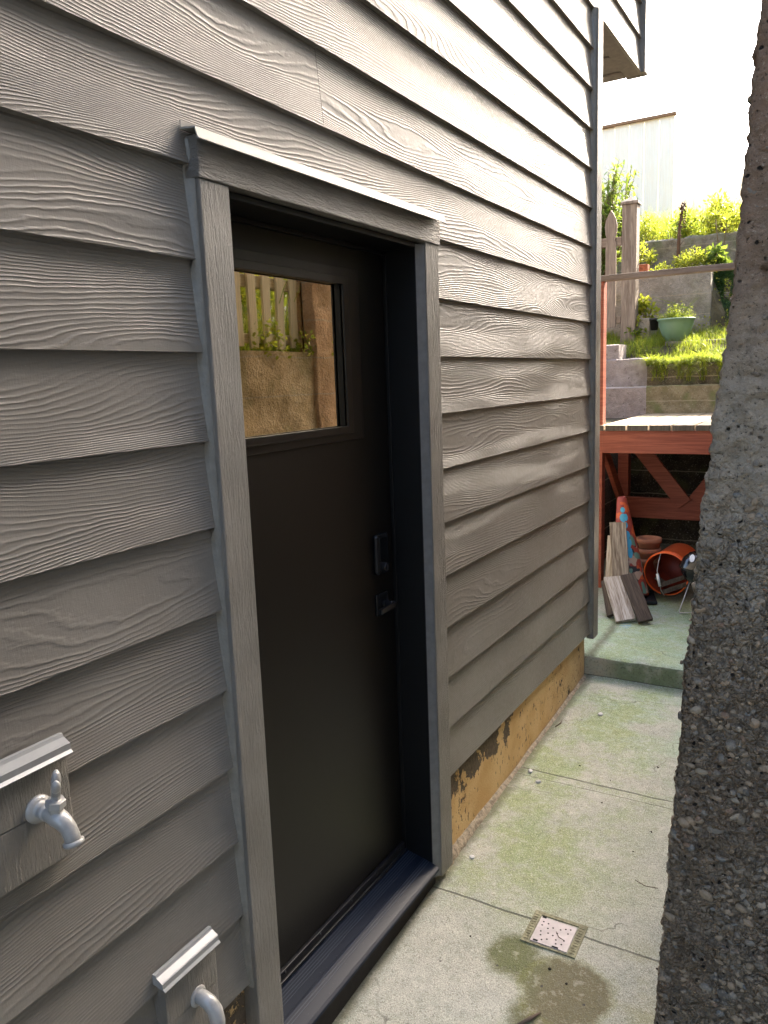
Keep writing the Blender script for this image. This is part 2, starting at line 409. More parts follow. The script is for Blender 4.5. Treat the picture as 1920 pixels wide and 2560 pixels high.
# foundation
def mat_found():
    g = NG('peeling_ochre_foundation', .8, .3); P = g.pos(); X, Y, Z = g.xyz(P)
    n = g.noise(P, 6, 4, .6)
    c = g.mix(g.ramp(n, .35, .65), (.58, .355, .14), (.68, .47, .22))
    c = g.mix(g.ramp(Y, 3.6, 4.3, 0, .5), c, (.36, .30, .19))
    top = g.ramp(Z, -.25, -.02, 0, 1); near = g.ramp(Y, 3.75, 2.6, 0, 1)
    pk = g.noise(g.scale(P, (1, 1, .8)), 9, 6, .62, .4)
    thr = g.m('MULTIPLY_ADD', g.m('MULTIPLY', top, near), .30, g.m('MULTIPLY', pk, 1.0))
    thr = g.m('ADD', thr, g.m('MULTIPLY_ADD', g.noise(P, 55, 4, .7), .16, -.08)); peel = g.ramp(thr, .655, .675)
    dots = g.m('MULTIPLY', g.ramp(g.noise(g.scale(P, (1, 1, .45)), 52, 4, .65), .60, .63), g.ramp(g.noise(P, 4, 3), .42, .58))
    peel = g.m('MAXIMUM', peel, dots)
    c = g.mix(peel, c, g.mix(g.noise(P, 55, 4), (.035, .025, .015), (.20, .15, .10)))
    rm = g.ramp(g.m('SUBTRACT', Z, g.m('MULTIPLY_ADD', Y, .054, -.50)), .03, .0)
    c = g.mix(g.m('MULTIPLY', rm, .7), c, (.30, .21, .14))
    g.color(c); g.bump(g.m('ADD', g.m('MULTIPLY', peel, -1.2), g.noise(P, 120, 4, .7)), .003, 1)
    return g.mat
M_FOUND = mat_found()
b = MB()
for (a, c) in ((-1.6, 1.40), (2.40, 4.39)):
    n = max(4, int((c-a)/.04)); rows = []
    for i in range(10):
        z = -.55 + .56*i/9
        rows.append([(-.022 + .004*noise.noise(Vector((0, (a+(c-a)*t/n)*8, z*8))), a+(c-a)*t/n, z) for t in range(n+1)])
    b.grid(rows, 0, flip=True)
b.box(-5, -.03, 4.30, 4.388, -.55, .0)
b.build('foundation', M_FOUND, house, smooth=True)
# rough fillet along the base
M_FIL = plain('rough_mortar_fillet', (.33, .27, .19), .95, .2, 0, .35, 40, .006, 120)
b = MB(); rows = []
ys_ = [2.49+i*.014 for i in range(137)]
for j, (dx, dz) in enumerate(((-.03, .05), (-.018, .04), (-.004, .022), (.004, .0), (.006, -.02))):
    rw = []
    for y in ys_:
        k = max(.25, 1 - (y-2.49)/.9) ; n_ = noise.noise(Vector((y*26, j*1.3, 2)))
        rw.append((dx + (.010*n_*k) + (.012*(k-1) if j > 1 else 0), y, gz(y) + dz*k + .006*noise.noise(Vector((y*40, j, 7)))*k))
    rows.append(rw)
b.grid(rows, 0); b.build('mortar_fillet', M_FIL, house, smooth=True)

# ------------------------------------------------------------------ door trim, flashing
b = MB(); b.box(-.028, .023, 1.336, 1.432, -.395, 1.968); b.build('door_casing', M_TRIMZ, house, bevel=.003)
b = MB(); b.box(-.028, .023, 2.388, 2.484, -.335, 1.968); b.build('door_casing', M_TRIMZ, house, bevel=.003)
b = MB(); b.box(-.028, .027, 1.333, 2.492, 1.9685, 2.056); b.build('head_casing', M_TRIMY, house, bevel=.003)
b = MB()
b.box(-.014, .001, 2.386, 2.392, -.33, 1.966)
rows = []
for i in range(150):
    z = -.33 + 2.29*i/149; j = .0022*noise.noise(Vector((z*31, 0, 3)))
    rows.append([(-.002, 2.3605, z), (.004+j, 2.366, z), (.011+j, 2.380, z), (.0185, 2.3874, z)])
b.grid(rows, 0); b.build('caulk_bead', plain('grey_caulk', (.16, .16, .155), .45, .5), house, smooth=True)
b = MB(); b.box(-.02, .0005, 2.386, 2.389, -.33, 1.9)
def flashing(b, y0, y1, zt, out=.036, lip=.016, xb=-.004):
    # bent sheet: up-leg on the wall, sloped cap, drip lip with a hemmed edge
    prof = [(xb, zt+.022), (xb+.003, zt+.022), (xb+.003, zt+.008), (out, zt+.003), (out+.007, zt-lip), (out+.010, zt-lip-.003), (out+.009, zt-lip-.005), (out+.004, zt-lip-.002), (out-.002, zt), (xb, zt+.004)]
    n = len(b.v)
    for y in (y0, y1):
        for x, z in prof: b.v.append((x, y, z))
    L = len(prof)
    for i in range(L): b.face((n+i, n+(i+1) % L, n+L+(i+1) % L, n+L+i))
    b.face([n+i for i in range(L)][::-1]); b.face([n+L+i for i in range(L)])
b = MB(); flashing(b, 1.318, 2.502, 2.0625, .038, .019); b.build('door_flashing', plain('cream_head_flashing', (.33, .31, .27), .4, .4, 0, .04), house, recalc=True)

# ------------------------------------------------------------------ the door (part of the house) with its own pieces
door = empty('x', (0, 0, 0), None, None); bpy.data.objects.remove(door)
DX = -.125
Y0, Y1, Z0, Z1 = 1.40, 2.352, -.235, 1.94
gy0, gy1, gzb, gzt = 1.545, 2.088, 1.383, 1.822
b = MB()
b.box(DX-.04, DX, Y0, gy0, Z0, Z1); b.box(DX-.04, DX, gy1, Y1, Z0, Z1)
b.box(DX-.04, DX, gy0, gy1, Z0, gzb); b.box(DX-.04, DX, gy0, gy1, gzt, Z1)
# one continuous slab: rebuild as ring without inner seams
b = MB()
def ring(b, y0, y1, z0, z1, a0, a1, c0, c1, xf, xb):
    o = [(y0, z0), (y1, z0), (y1, z1), (y0, z1)]; i = [(a0, c0), (a1, c0), (a1, c1), (a0, c1)]
    n = len(b.v)
    for x in (xf, xb):
        for p in o + i: b.v.append((x, p[0], p[1]))
    for k in range(4):
        l = (k+1) % 4
        b.face((n+k, n+l, n+4+l, n+4+k)); b.face((n+8+k, n+8+4+k, n+8+4+l, n+8+l))
        b.face((n+k, n+8+k, n+8+l, n+l)); b.face((n+4+k, n+4+l, n+12+l, n+12+k))
ring(b, Y0, Y1, Z0, Z1, gy0, gy1, gzb, gzt, DX, DX-.042)
d_o = b.build('door', M_DOOR, house)
b = MB()
ring(b, gy0-.105, gy1+.10, gzb-.045, gzt+.05, gy0-.012, gy1+.008, gzb-.001, gzt+.001, DX+.006, DX+.0003)
ring(b, gy0-.035, gy1+.03, gzb-.022, gzt+.022, gy0+.001, gy1-.001, gzb+.002, gzt-.002, DX+.013, DX+.0062)
b.build('window_frame', M_BEAD, d_o, bevel=.002)
g = NG('dark_reflective_glass', .015, .9)
g.color((1, .86, .64)); g.p.inputs['Metallic'].default_value = 1.0
g.bump(g.noise(g.pos(), 3.0, 1), .0012, .35)
b = MB(); b.box(DX-.016, DX-.010, gy0, gy1, gzb, gzt); b.build('window_pane', g.mat, d_o)
b = MB(); b.box(DX+.0003, DX+.014, Y0+.01, Y1-.006, Z0-.004, Z0+.03)
b.box(DX+.0003, DX+.020, Y0+.01, Y1-.006, Z0-.006, Z0+.004)
b.build('door_sweep', plain('black_rubber', (.010, .010, .012), .4, .5), d_o, bevel=.002)
for y in (1.605, 1.79, 1.97, 2.14, 2.305):
    b = MB(); b.lathe([(0, .004), (.003, .0035), (.005, .0012), (.0052, 0)], 12, R=Matrix.Rotation(pi/2, 3, 'Y'), T=(DX+.0145, y, Z0+.022)); b.build('screw', plain('dark_screw', (.05, .05, .055), .3, .6, .8), d_o, smooth=True)
# keypad deadbolt
b = MB()
b.box(DX, DX+.022, 2.218, 2.295, .862, 1.004)
b.build('lock_plate', M_LOCK, d_o, bevel=.009)
b = MB(); b.box(DX+.0222, DX+.026, 2.228, 2.285, .915, .992); b.build('keypad', plain('glossy_black_keypad', (.004, .004, .005), .08, .7), d_o, bevel=.004)
b = MB(); b.tube([(DX+.0222, 2.257, .888), (DX+.036, 2.257, .888)], .016, 20); b.box(DX+.036, DX+.040, 2.253, 2.261, .878, .898)
b.build('key_cylinder', plain('dark_steel', (.06, .06, .065), .2, .6, .8), d_o, bevel=.001)
b = MB(); b.box(DX, DX+.010, 2.222, 2.300, .715, .792); b.build('rose_plate', M_LOCK, d_o, bevel=.003)
b = MB(); b.tube([(DX+.0102, 2.262, .755), (DX+.05, 2.262, .755)], .0125, 20)
b.bar((DX+.054, 2.272, .755), (DX+.056, 2.165, .753), .013, .020, upv=(0, 0, 1)); b.build('door_lever', M_LOCK, d_o, bevel=.003)
# jambs and sill
b = MB(); b.box(-.165, -.001, 2.360, 2.386, -.27, 1.9665); b.box(-.165, -.001, 1.398, 1.426, -.27, 1.9665)
b.box(-.165, -.001, 1.4265, 2.3595, 1.950, 1.9665)
b.box(DX+.0008, DX+.014, 2.352, 2.3596, -.25, 1.9495); b.box(DX+.0008, DX+.014, 1.4264, 2.3515, 1.936, 1.9495)
b.build('door_jamb', M_JAMB, house, bevel=.0015)
def mat_sill():
    g = NG('black_ribbed_sill_metal',   .26, .22, 0.0); P = g.pos(); X, Y, Z = g.xyz(P)
    g.color(g.mix(g.ramp(g.noise(P, 180, 3), .66, .78, 0, .5), (.006, .010, .019), (.08, .08, .09)))
    st = g.m('SINE', g.m('MULTIPLY', X, 2*pi/.0085))
    mask = g.m('MAXIMUM', g.m('MULTIPLY', g.ramp(X, -.105, -.100), g.ramp(X, -.062, -.066)), g.m('MULTIPLY', g.ramp(X, -.040, -.036), g.ramp(X, -.010, -.014)))
    g.bump(g.m('MULTIPLY', g.m('GREATER_THAN', st, .2), mask), .0030, 1)
    g.color(g.mix(g.m('MULTIPLY', g.m('GREATER_THAN', st, .55), g.m('MULTIPLY', mask, .8)), g.mix(g.ramp(g.noise(P, 180, 3), .66, .78, 0, .5), (.008, .013, .024), (.08, .08, .09)), (.045, .055, .075)))
    g.rough(.32); return g.mat
b = MB()
prof = [(-.17, -.238), (-.108, -.240), (-.104, -.246), (-.03, -.262), (.018, -.276), (.026, -.281), (.028, -.289), (.024, -.291), (.018, -.287), (-.17, -.275)]
n = 0
for y in (1.4265, 2.3595):
    for x, z in prof: b.v.append((x, y, z))
L = len(prof)
for i in range(L): b.face((i, (i+1) % L, L+(i+1) % L, L+i))
b.face(list(range(L))[::-1]); b.face([L+i for i in range(L)])
sill = b.build('door_sill', mat_sill(), house, recalc=True)
b = MB(); b.box(-.30, -.006, 1.400, 2.388, -.5, -.279); b.build('sill_support', plain('dark_threshold_block', (.035, .03, .025), .9, .2), house)

# ------------------------------------------------------------------ tap blocks and taps
M_BLOCK = mat_trim('z', 1.9, 'wood_textured_block', 1.3)
def tap_block(y0, y1, z0, z1, seamz):
    b = MB()
    b.box(-.02, .022, y0, y1, seamz+.0012, z1-.004); b.box(-.02, .0218, y0, y1, z0, seamz)
    b.build('mounting_block', M_BLOCK, house, bevel=.002)
    b = MB()
    zt = z1
    prof = [(.0, zt+.021), (.010, zt+.022), (.013, zt+.016), (.028, zt+.008), (.031, zt+.007), (.031, zt-.005), (.037, zt-.010), (.036, zt-.0125), (.029, zt-.007), (.0, zt-.003)]
    n = len(b.v)
    for y in (y0-.012, y1+.004):
        for x, z in prof: b.v.append((x, y, z))
    L = len(prof)
    for i in range(L): b.face((n+i, n+(i+1) % L, n+L+(i+1) % L, n+L+i))
    b.face([n+i for i in range(L)][::-1]); b.face([n+L+i for i in range(L)])
    b.build('block_flashing', M_FLASH, house, recalc=True)
tap_block(.60, .866, .655, .868, .765)
tap_block(1.042, 1.203, -.16, .232, .118)
M_TAP = plain('grey_painted_brass', (.34, .335, .32), .3, .55, .1, .12, 25, .0006, 90)
def tap(loc, label, bend):
    x, y, z = loc
    t = empty('hose_tap', loc, label, 'tap')
    b = MB()
    R = Matrix.Rotation(pi/2, 3, 'Y')
    b.lathe([(.0, -.001), (.026, -.001), (.0265, .004), (.018, .008), (.015, .010), (.0145, .020), (.0165, .021), (.0165, .030), (.0, .030)], 24, R=R, T=loc)
    P = [Vector((x+.024, y, z)), Vector((x+.036, y, z)), Vector((x+.050, y+.001, z-.002)), Vector((x+.064, y+.003, z-.009)), Vector((x+.075, y+.005, z-.020)), Vector((x+.081, y+.006, z-.034)), Vector((x+.084, y+.006, z-.045))]
    b.tube(P, [.0125, .0155, .0175, .0160, .0145, .0140, .0140], 22)
    dn = (P[-1]-P[-2]).normalized(); e = P[-1]
    b.tube([e-dn*.004, e-dn*.002, e+dn*.004, e+dn*.006], [.0135, .0185, .0185, .016], 26)
    o = b.build('tap_body', M_TAP, t, smooth=True)
    b = MB()
    c = Vector((x+.050, y, z+.004)); ax = Vector((.16, .02, .98)).normalized()
    b.tube([c, c+ax*.014, c+ax*.015, c+ax*.028, c+ax*.029, c+ax*.042], [.014, .013, .0185, .0175, .009, .007], 6)
    b.build('bonnet', M_TAP, t, smooth=False, bevel=.0012)
    b = MB(); h = c + ax*.044; w1 = Vector((.80, -.60, 0)).normalized()
    for sgn in (-1, 1):
        d = w1*sgn
        b.tube([h-d*.002+ax*.002, h+d*.008+ax*.008, h+d*.016+ax*.016, h+d*.021+ax*.025, h+d*.023+ax*.032], [.0065, .0075, .0085, .007, .003], 12)
    b.tube([h-ax*.006, h+ax*.010, h+ax*.024, h+ax*.034, h+ax*.038], [.0085, .0085, .0065, .0055, .002], 12)
    b.build('tap_handle', M_TAP, t, smooth=True)
    return t
tap((.0225, .795, .778), 'grey painted hose tap with a wing handle on the upper left block', 'h')
t = empty('pipe_outlet', (.0225, 1.135, .10), 'grey down-curved pipe outlet on the lower block near the door', 'pipe')
b = MB()
b.tube([(.0225, 1.135, .128), (.040, 1.135, .130), (.060, 1.136, .124), (.073, 1.137, .108), (.078, 1.138, .085), (.079, 1.138, .02), (.079, 1.138, -.20)], [.017, .017, .0175, .0175, .017, .0125, .0125], 22)
b.build('pipe_bend', M_TAP, t, smooth=True)
b = MB(); b.lathe([(.0, 0), (.024, 0), (.024, .004), (.018, .007), (0, .007)], 22, R=Matrix.Rotation(pi/2, 3, 'Y'), T=(.0222, 1.135, .128)); b.build('flange', M_TAP, t, smooth=False, bevel=.001)

# ------------------------------------------------------------------ floor drain
M_IRON = plain('weathered_drain_plate', (.50, .44, .42), .55, .4, .1, .12, 20, .0006, 300)
M_FRAME = plain('dirty_drain_frame', (.27, .25, .15), .85, .3, 0, .35, 60, .003, 150)
zd = gz(2.33)
dr = empty('floor_drain', (.48, 2.335, zd), 'square floor drain with a pale punched plate in the concrete alley', 'drain')
def sl(x, y, dz): return (x, y, gz(y)+dz)
b = MB()
def sbox(b, x0, x1, y0, y1, d0, d1, m=0):
    n = len(b.v)
    b.v += [sl(x, y, d) for x in (x0, x1) for y in (y0, y1) for d in (d0, d1)]
    for q in ((0,1,3,2), (4,6,7,5), (0,4,5,1), (2,3,7,6), (0,2,6,4), (1,5,7,3)): b.face([n+i for i in q], m)
for x0, x1 in ((.385, .411), (.545, .573)): sbox(b, x0, x1, 2.2555, 2.412, -.01, .0045)
sbox(b, .4112, .5448, 2.398, 2.412, -.01, .0043); sbox(b, .4112, .5448, 2.2555, 2.262, -.01, .0043)
for i in range(11):
    y = 2.268+i*.0122
    sbox(b, .391, .405, y, y+.0035, .0046, .0062); sbox(b, .551, .566, y, y+.0035, .0046, .0062)
b.build('drain_frame', M_FRAME, dr)
b = MB(); sbox(b, .4114, .5446, 2.2622, 2.3978, -.02, -.006); b.build('drain_well', M_DARK, dr)
b = MB(); sbox(b, .414, .5425, 2.266, 2.388, .001, .0058); b.build('drain_plate', M_IRON, dr, bevel=.0008)
b = MB()
for (u, v) in ((.12,.82),(.12,.68),(.26,.80),(.30,.62),(.16,.44),(.20,.30),(.36,.45),(.50,.42),(.42,.70),(.62,.72),(.74,.80),(.86,.84),(.84,.66),(.62,.30),(.66,.16),(.82,.36),(.80,.20),(.40,.22),(.28,.14),(.58,.55)):
    x = .414+.1285*u; y = 2.266+.122*v
    n = len(b.v); b.v += [sl(x+.0033*cos(t*pi/5), y+.0033*sin(t*pi/5), .0062) for t in range(10)]; b.face(range(n, n+10))
for (x, y, w_, h_) in ((.418, 2.384, .014, .008), (.424, 2.269, .016, .007), (.49, 2.267, .022, .006)): sbox(b, x, x+w_, y, y+h_, .0058, .0068)
b.build('drain_hole', M_DARK, dr)

# ------------------------------------------------------------------ rough concrete walls on the right
def mat_rubble():
    g = NG('old_rubble_concrete', .85, .25); P = g.pos(); X, Y, Z = g.xyz(P)
    big = g.noise(P, 3.5, 4, .6); med = g.noise(P, 22, 5, .65); fin = g.noise(P, 120, 5, .7)
    c = g.mix(g.ramp(big, .35, .65), (.36, .26, .175), (.48, .39, .28))
    c = g.mix(g.ramp(med, .4, .68), c, (.30, .245, .185))
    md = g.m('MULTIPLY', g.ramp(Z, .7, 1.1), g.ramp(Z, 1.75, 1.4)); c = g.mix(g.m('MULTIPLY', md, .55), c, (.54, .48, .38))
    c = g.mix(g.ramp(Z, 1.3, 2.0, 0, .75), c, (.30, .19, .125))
    c = g.mix(g.ramp(fin, .56, .72, 0, .7), c, (.66, .56, .43))
    c = g.mix(g.ramp(fin, .44, .32, 0, .85), c, (.045, .036, .028))
    pv = g.add(P, g.scale(g.noise(P, 25, 2, col=True), (.016, .016, .016)))
    low = g.ramp(g.m('ADD', Z, g.m('MULTIPLY', big, -1.0)), 1.05, .25)
    hh = 0.0
    for sc_, w_ in ((42, .95), (85, .8)):
        ed = g.voro(pv, sc_, 'DISTANCE_TO_EDGE', 'Distance'); cc = g.voro(pv, sc_, 'F1', 'Color')
        r0, r1, r3 = g.xyz(cc)
        tone = g.mix(r1, g.mix(r0, (.17, .14, .105), (.36, .27, .175)), g.mix(r0, (.25, .225, .185), (.42, .34, .24)))
        sel = g.m('MULTIPLY', g.m('MULTIPLY', low, g.m('MULTIPLY', g.m('GREATER_THAN', r3, .5), g.ramp(g.noise(P, 11, 3), .38, .55))), g.ramp(ed, .02, .10))
        c = g.mix(g.m('MULTIPLY', sel, w_), c, tone)
        crk = g.m('MULTIPLY', g.ramp(ed, .07, .0), g.m('MULTIPLY', low, g.ramp(g.noise(P, 40, 2), .4, .6)))
        c = g.mix(g.m('MULTIPLY', crk, .7), c, (.06, .042, .027))  # occlusion shade in the gaps between stones, painted dark
        hh = g.m('ADD', hh, g.m('MULTIPLY', g.m('MULTIPLY', g.ramp(ed, 0, .3), low), .9 if sc_ == 42 else .5))
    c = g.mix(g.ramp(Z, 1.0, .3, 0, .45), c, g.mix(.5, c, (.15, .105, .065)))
    holes = g.ramp(g.voro(g.add(P, g.scale(g.noise(P, 30, 2, col=True), (.02, .02, .02))), 34), .12, .2, 1, 0)
    holes = g.m('MULTIPLY', holes, g.ramp(g.noise(P, 5, 3), .38, .52))
    c = g.mix(holes, c, (.03, .025, .02))
    g.color(c)
    g.bump(g.m('ADD', g.m('MULTIPLY', med, 1.0), g.m('ADD', g.m('MULTIPLY', fin, .55), g.m('ADD', hh, g.m('MULTIPLY', holes, -.8)))), .019, 1)
    return g.mat
def mat_pebble():
    g = NG('river_pebble', .55, .4); a = g.attr(); P = g.pos()
    r = g.t.nodes.new('ShaderNodeValToRGB'); g.set(r.inputs[0], a); r.color_ramp.interpolation = 'CONSTANT'
    cols = [(0, (.17, .14, .105)), (.2, (.27, .205, .135)), (.38, (.10, .09, .075)), (.5, (.21, .185, .15)), (.64, (.31, .23, .15)), (.80, (.20, .125, .08)), (.86, (.33, .275, .20)), (.93, (.165, .165, .155))]
    el = r.color_ramp.elements; el[0].position = 0; el[0].color = cols[0][1]+(1,); el[1].position = cols[1][0]; el[1].color = cols[1][1]+(1,)
    for p, c in cols[2:]: e = el.new(p); e.color = c+(1,)
    n = g.noise(P, 160, 4, .65)
    c = g.mix(g.ramp(n, .45, .65, 0, .6), r.outputs[0], (.36, .29, .21)); g.color(c); g.bump(n, .003, 1)
    return g.mat
M_RUB = mat_rubble(); M_PEB = mat_pebble()
def fbm(p, o=4): 
    a, s_ = 0, 1
    for i in range(o): a += noise.noise(p)/s_; p = p*2.03; s_ *= 1.9
    return a
sil = [(-.6, .850), (-.281, .873), (.06, .890), (.378, .905), (.60, .918), (.828, .930), (1.1, .948), (1.41, .973), (1.60, .997), (1.725, 1.007), (2.0, 1.022), (2.296, 1.040), (3.2, 1.09)]
def silx(z):
    for (a, xa), (c, xc) in zip(sil, sil[1:]):
        if z <= c: return xa + (xc-xa)*(z-a)/(c-a)
    return sil[-1][1]
def pier_base(s_, z):
    # s_: arc length; s_<0 lies on the alley face (going +y), s_>0 on the end face (going +x); rounded arris
    xl = silx(z) + .004; r = .018
    if s_ > r: return Vector((xl + s_, 2.0, z)), Vector((0, -1, 0))
    if s_ < -r: return Vector((xl, 2.0 - s_, z)), Vector((-1, 0, 0))
    t = (s_ + r)/(2*r); an = t*pi/2
    return Vector((xl + r - r*cos(an), 2.0 + r - r*sin(an), z)), Vector((-cos(an), -sin(an), 0))
def pier_disp(p, z):
    low = min(1, max(0, (1.25-z)/.35)); mid = math.exp(-((z-1.2)/.5)**2)
    d = .004*fbm(p*9) + .007*fbm(p*30, 3) + .005*noise.noise(p*70) + .004*noise.noise(p*130)
    d += (.003+.010*mid)*((1-abs(noise.noise(p*15+Vector((2, 8, 1)))))**4 - .4) - .010*mid*max(0, noise.noise(p*24)-.1)
    c = noise.noise(p*14 + Vector((5, 1, 2)))
    d -= .022*max(0, c-.25)*(1.2-low)
    # old form-board ledges and a sloping crack
    for zz, am in ((1.585, .007), (1.50, -.006), (.03, .013), (-.02, -.013)):
        dd = z - zz - .05*(p.x-.95)*(-1 if zz < 1 else .1); d += am*math.exp(-(dd/.008)**2)
    d += .006*low*noise.noise(p*60)
    if 1.66 < z < 1.745 and p.x > 1.085 + (1.745-z)*.35 - .02: d -= .022
    return d
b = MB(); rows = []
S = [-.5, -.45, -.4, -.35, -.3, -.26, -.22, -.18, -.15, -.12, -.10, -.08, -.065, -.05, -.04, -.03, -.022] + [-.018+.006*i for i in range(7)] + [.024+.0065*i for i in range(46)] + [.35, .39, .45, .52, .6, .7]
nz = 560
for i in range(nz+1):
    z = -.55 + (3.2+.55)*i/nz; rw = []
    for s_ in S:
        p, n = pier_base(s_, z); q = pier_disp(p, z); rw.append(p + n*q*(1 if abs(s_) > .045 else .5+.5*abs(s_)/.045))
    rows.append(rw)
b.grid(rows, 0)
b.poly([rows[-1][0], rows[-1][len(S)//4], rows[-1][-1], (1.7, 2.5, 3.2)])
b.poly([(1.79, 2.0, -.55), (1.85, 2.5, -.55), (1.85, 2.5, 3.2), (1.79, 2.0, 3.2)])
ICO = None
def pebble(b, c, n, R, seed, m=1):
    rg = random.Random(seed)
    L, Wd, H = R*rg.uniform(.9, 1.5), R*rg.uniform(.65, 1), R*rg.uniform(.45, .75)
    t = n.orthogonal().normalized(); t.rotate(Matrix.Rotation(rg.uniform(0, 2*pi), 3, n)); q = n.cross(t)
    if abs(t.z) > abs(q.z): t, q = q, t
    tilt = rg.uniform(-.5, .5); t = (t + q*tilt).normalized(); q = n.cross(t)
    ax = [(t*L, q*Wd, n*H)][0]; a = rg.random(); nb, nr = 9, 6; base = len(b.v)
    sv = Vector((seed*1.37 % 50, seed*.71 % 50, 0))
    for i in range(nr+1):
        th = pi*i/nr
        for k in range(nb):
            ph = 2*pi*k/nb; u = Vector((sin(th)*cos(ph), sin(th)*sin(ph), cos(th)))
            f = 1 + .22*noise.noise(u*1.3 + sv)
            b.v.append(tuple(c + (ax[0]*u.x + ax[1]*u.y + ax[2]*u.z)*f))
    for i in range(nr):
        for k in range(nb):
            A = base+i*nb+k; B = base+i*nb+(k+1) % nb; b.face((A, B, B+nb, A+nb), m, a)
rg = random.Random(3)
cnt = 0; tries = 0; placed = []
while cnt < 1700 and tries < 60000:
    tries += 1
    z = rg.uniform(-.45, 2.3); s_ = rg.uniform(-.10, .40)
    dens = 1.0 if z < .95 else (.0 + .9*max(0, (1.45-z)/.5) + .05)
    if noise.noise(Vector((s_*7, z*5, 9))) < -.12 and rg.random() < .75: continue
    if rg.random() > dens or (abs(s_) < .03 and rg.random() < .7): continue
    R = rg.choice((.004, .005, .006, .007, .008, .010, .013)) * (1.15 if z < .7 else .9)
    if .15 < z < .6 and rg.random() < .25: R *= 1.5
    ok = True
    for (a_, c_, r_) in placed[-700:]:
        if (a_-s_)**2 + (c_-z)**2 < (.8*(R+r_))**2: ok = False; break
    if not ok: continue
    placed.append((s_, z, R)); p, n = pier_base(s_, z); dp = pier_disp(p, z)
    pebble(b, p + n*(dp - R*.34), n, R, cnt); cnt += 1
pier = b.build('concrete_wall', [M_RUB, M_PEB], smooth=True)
tag(pier, 'rough pebbly concrete wall end at the right edge of the alley', 'wall')

def rough_wall(name, x0, x1, y0, y1, z0, z1, amp, label, mat, step=.03, nsy=None):
    b = MB(); rows = []
    ny = int((y1-y0)/step); nz_ = int((z1-z0)/step)
    def f(x, y, z): return x - amp*fbm(Vector((x, y, z))*6, 4) - amp*.5*noise.noise(Vector((x, y*20, z*20)))
    for i in range(nz_+1):
        z = z0+(z1-z0)*i/nz_
        rows.append([(x0+.15, y0, z)] + [(f(x0, y0+(y1-y0)*t/ny, z), y0+(y1-y0)*t/ny, z) for t in range(ny+1)] + [(x1, y1, z)])
    b.grid(rows, 0)
    b.poly([(x0, y0, z1), (x0, y1, z1), (x1, y1, z1), (x1, y0, z1)]); b.poly([(x1, y0, z0), (x1, y1, z0), (x1, y1, z1), (x1, y0, z1)])
    o = b.build(name, mat, smooth=True); return tag(o, label, 'wall')
def mat_block(name, c0, c1, moss=.0):
    g = NG(name, .9, .2); P = g.pos(); X, Y, Z = g.xyz(P)
    n = g.noise(P, 9, 5, .65); f = g.noise(P, 70, 5, .7)
    c = g.mix(g.ramp(n, .35, .65), c0, c1); c = g.mix(g.ramp(f, .55, .7, 0, .6), c, (.5, .46, .38)); c = g.mix(g.ramp(f, .42, .3, 0, .8), c, (.05, .045, .035))
    c = g.mix(g.m('MULTIPLY', g.ramp(g.noise(P, 5, 4), .5, .65), moss), c, (.14, .17, .06))
    fr = g.m('FRACT', g.m('DIVIDE', g.m('ADD', Z, g.m('MULTIPLY_ADD', g.noise(P, 8, 3), .02, 0)), .21)); ln = g.ramp(g.m('ABSOLUTE', g.m('SUBTRACT', fr, .5)), .465, .495)
    c = g.mix(g.m('MULTIPLY', ln, .6), c, (.42, .36, .27))
    g.color(c); g.bump(g.m('ADD', g.m('MULTIPLY', n, 2), f), .012, 1); return g.mat
M_BLK = mat_block('old_concrete_block', (.44, .32, .17), (.56, .42, .25), .3)
M_BRN = mat_block('brown_eroded_concrete', (.42, .25, .13), (.54, .34, .19), .1)
rough_wall('retaining_wall', 1.15, 1.27, 2.52, 4.4, -.5, 1.70, .014, 'low block retaining wall under the picket fence seen in the door glass', M_BLK)
rough_wall('retaining_wall', 1.13, 1.28, 3.74, 7.34, -.5, 2.42, .02, 'tall brown eroded wall seen at the right of the door glass', M_BRN, .03)
# terrace behind and its fence
M_EARTH = plain('garden_soil', (.10, .085, .05), .95, .1, 0, .35, 8, .02, 30)
b = MB(); b.box(1.2705, 7, 2.2, 7.34, -.55, 1.60); tag(b.build('terrain', M_EARTH), kind='structure')
M_OLDW = wood('weathered_picket_wood', (.52, .43, .27), (.72, .62, .42), 'z')
M_OLDWX = wood('weathered_rail_wood', (.48, .40, .25), (.68, .58, .40), 'y')
f2 = empty('picket_fence', (1.24, 3.4, 1.60), 'weathered flat picket fence on the low wall, mirrored in the door glass', 'fence')
y = 2.56; i = 0
while y < 4.4:
    b = MB(); b.box(1.205, 1.222, y, y+.062, 1.715+.01*(i % 2), 2.20, 0, random.random())
    b.build('picket', M_OLDW, f2, bevel=.003); y += .118; i += 1
b = MB(); b.box(1.2225, 1.262, 2.5, 4.4, 2.035, 2.095); b.build('fence_rail', M_OLDWX, f2, bevel=.003)
b = MB(); b.box(1.2225, 1.262, 2.5, 4.4, 1.745, 1.795); b.build('fence_rail', M_OLDWX, f2, bevel=.003)

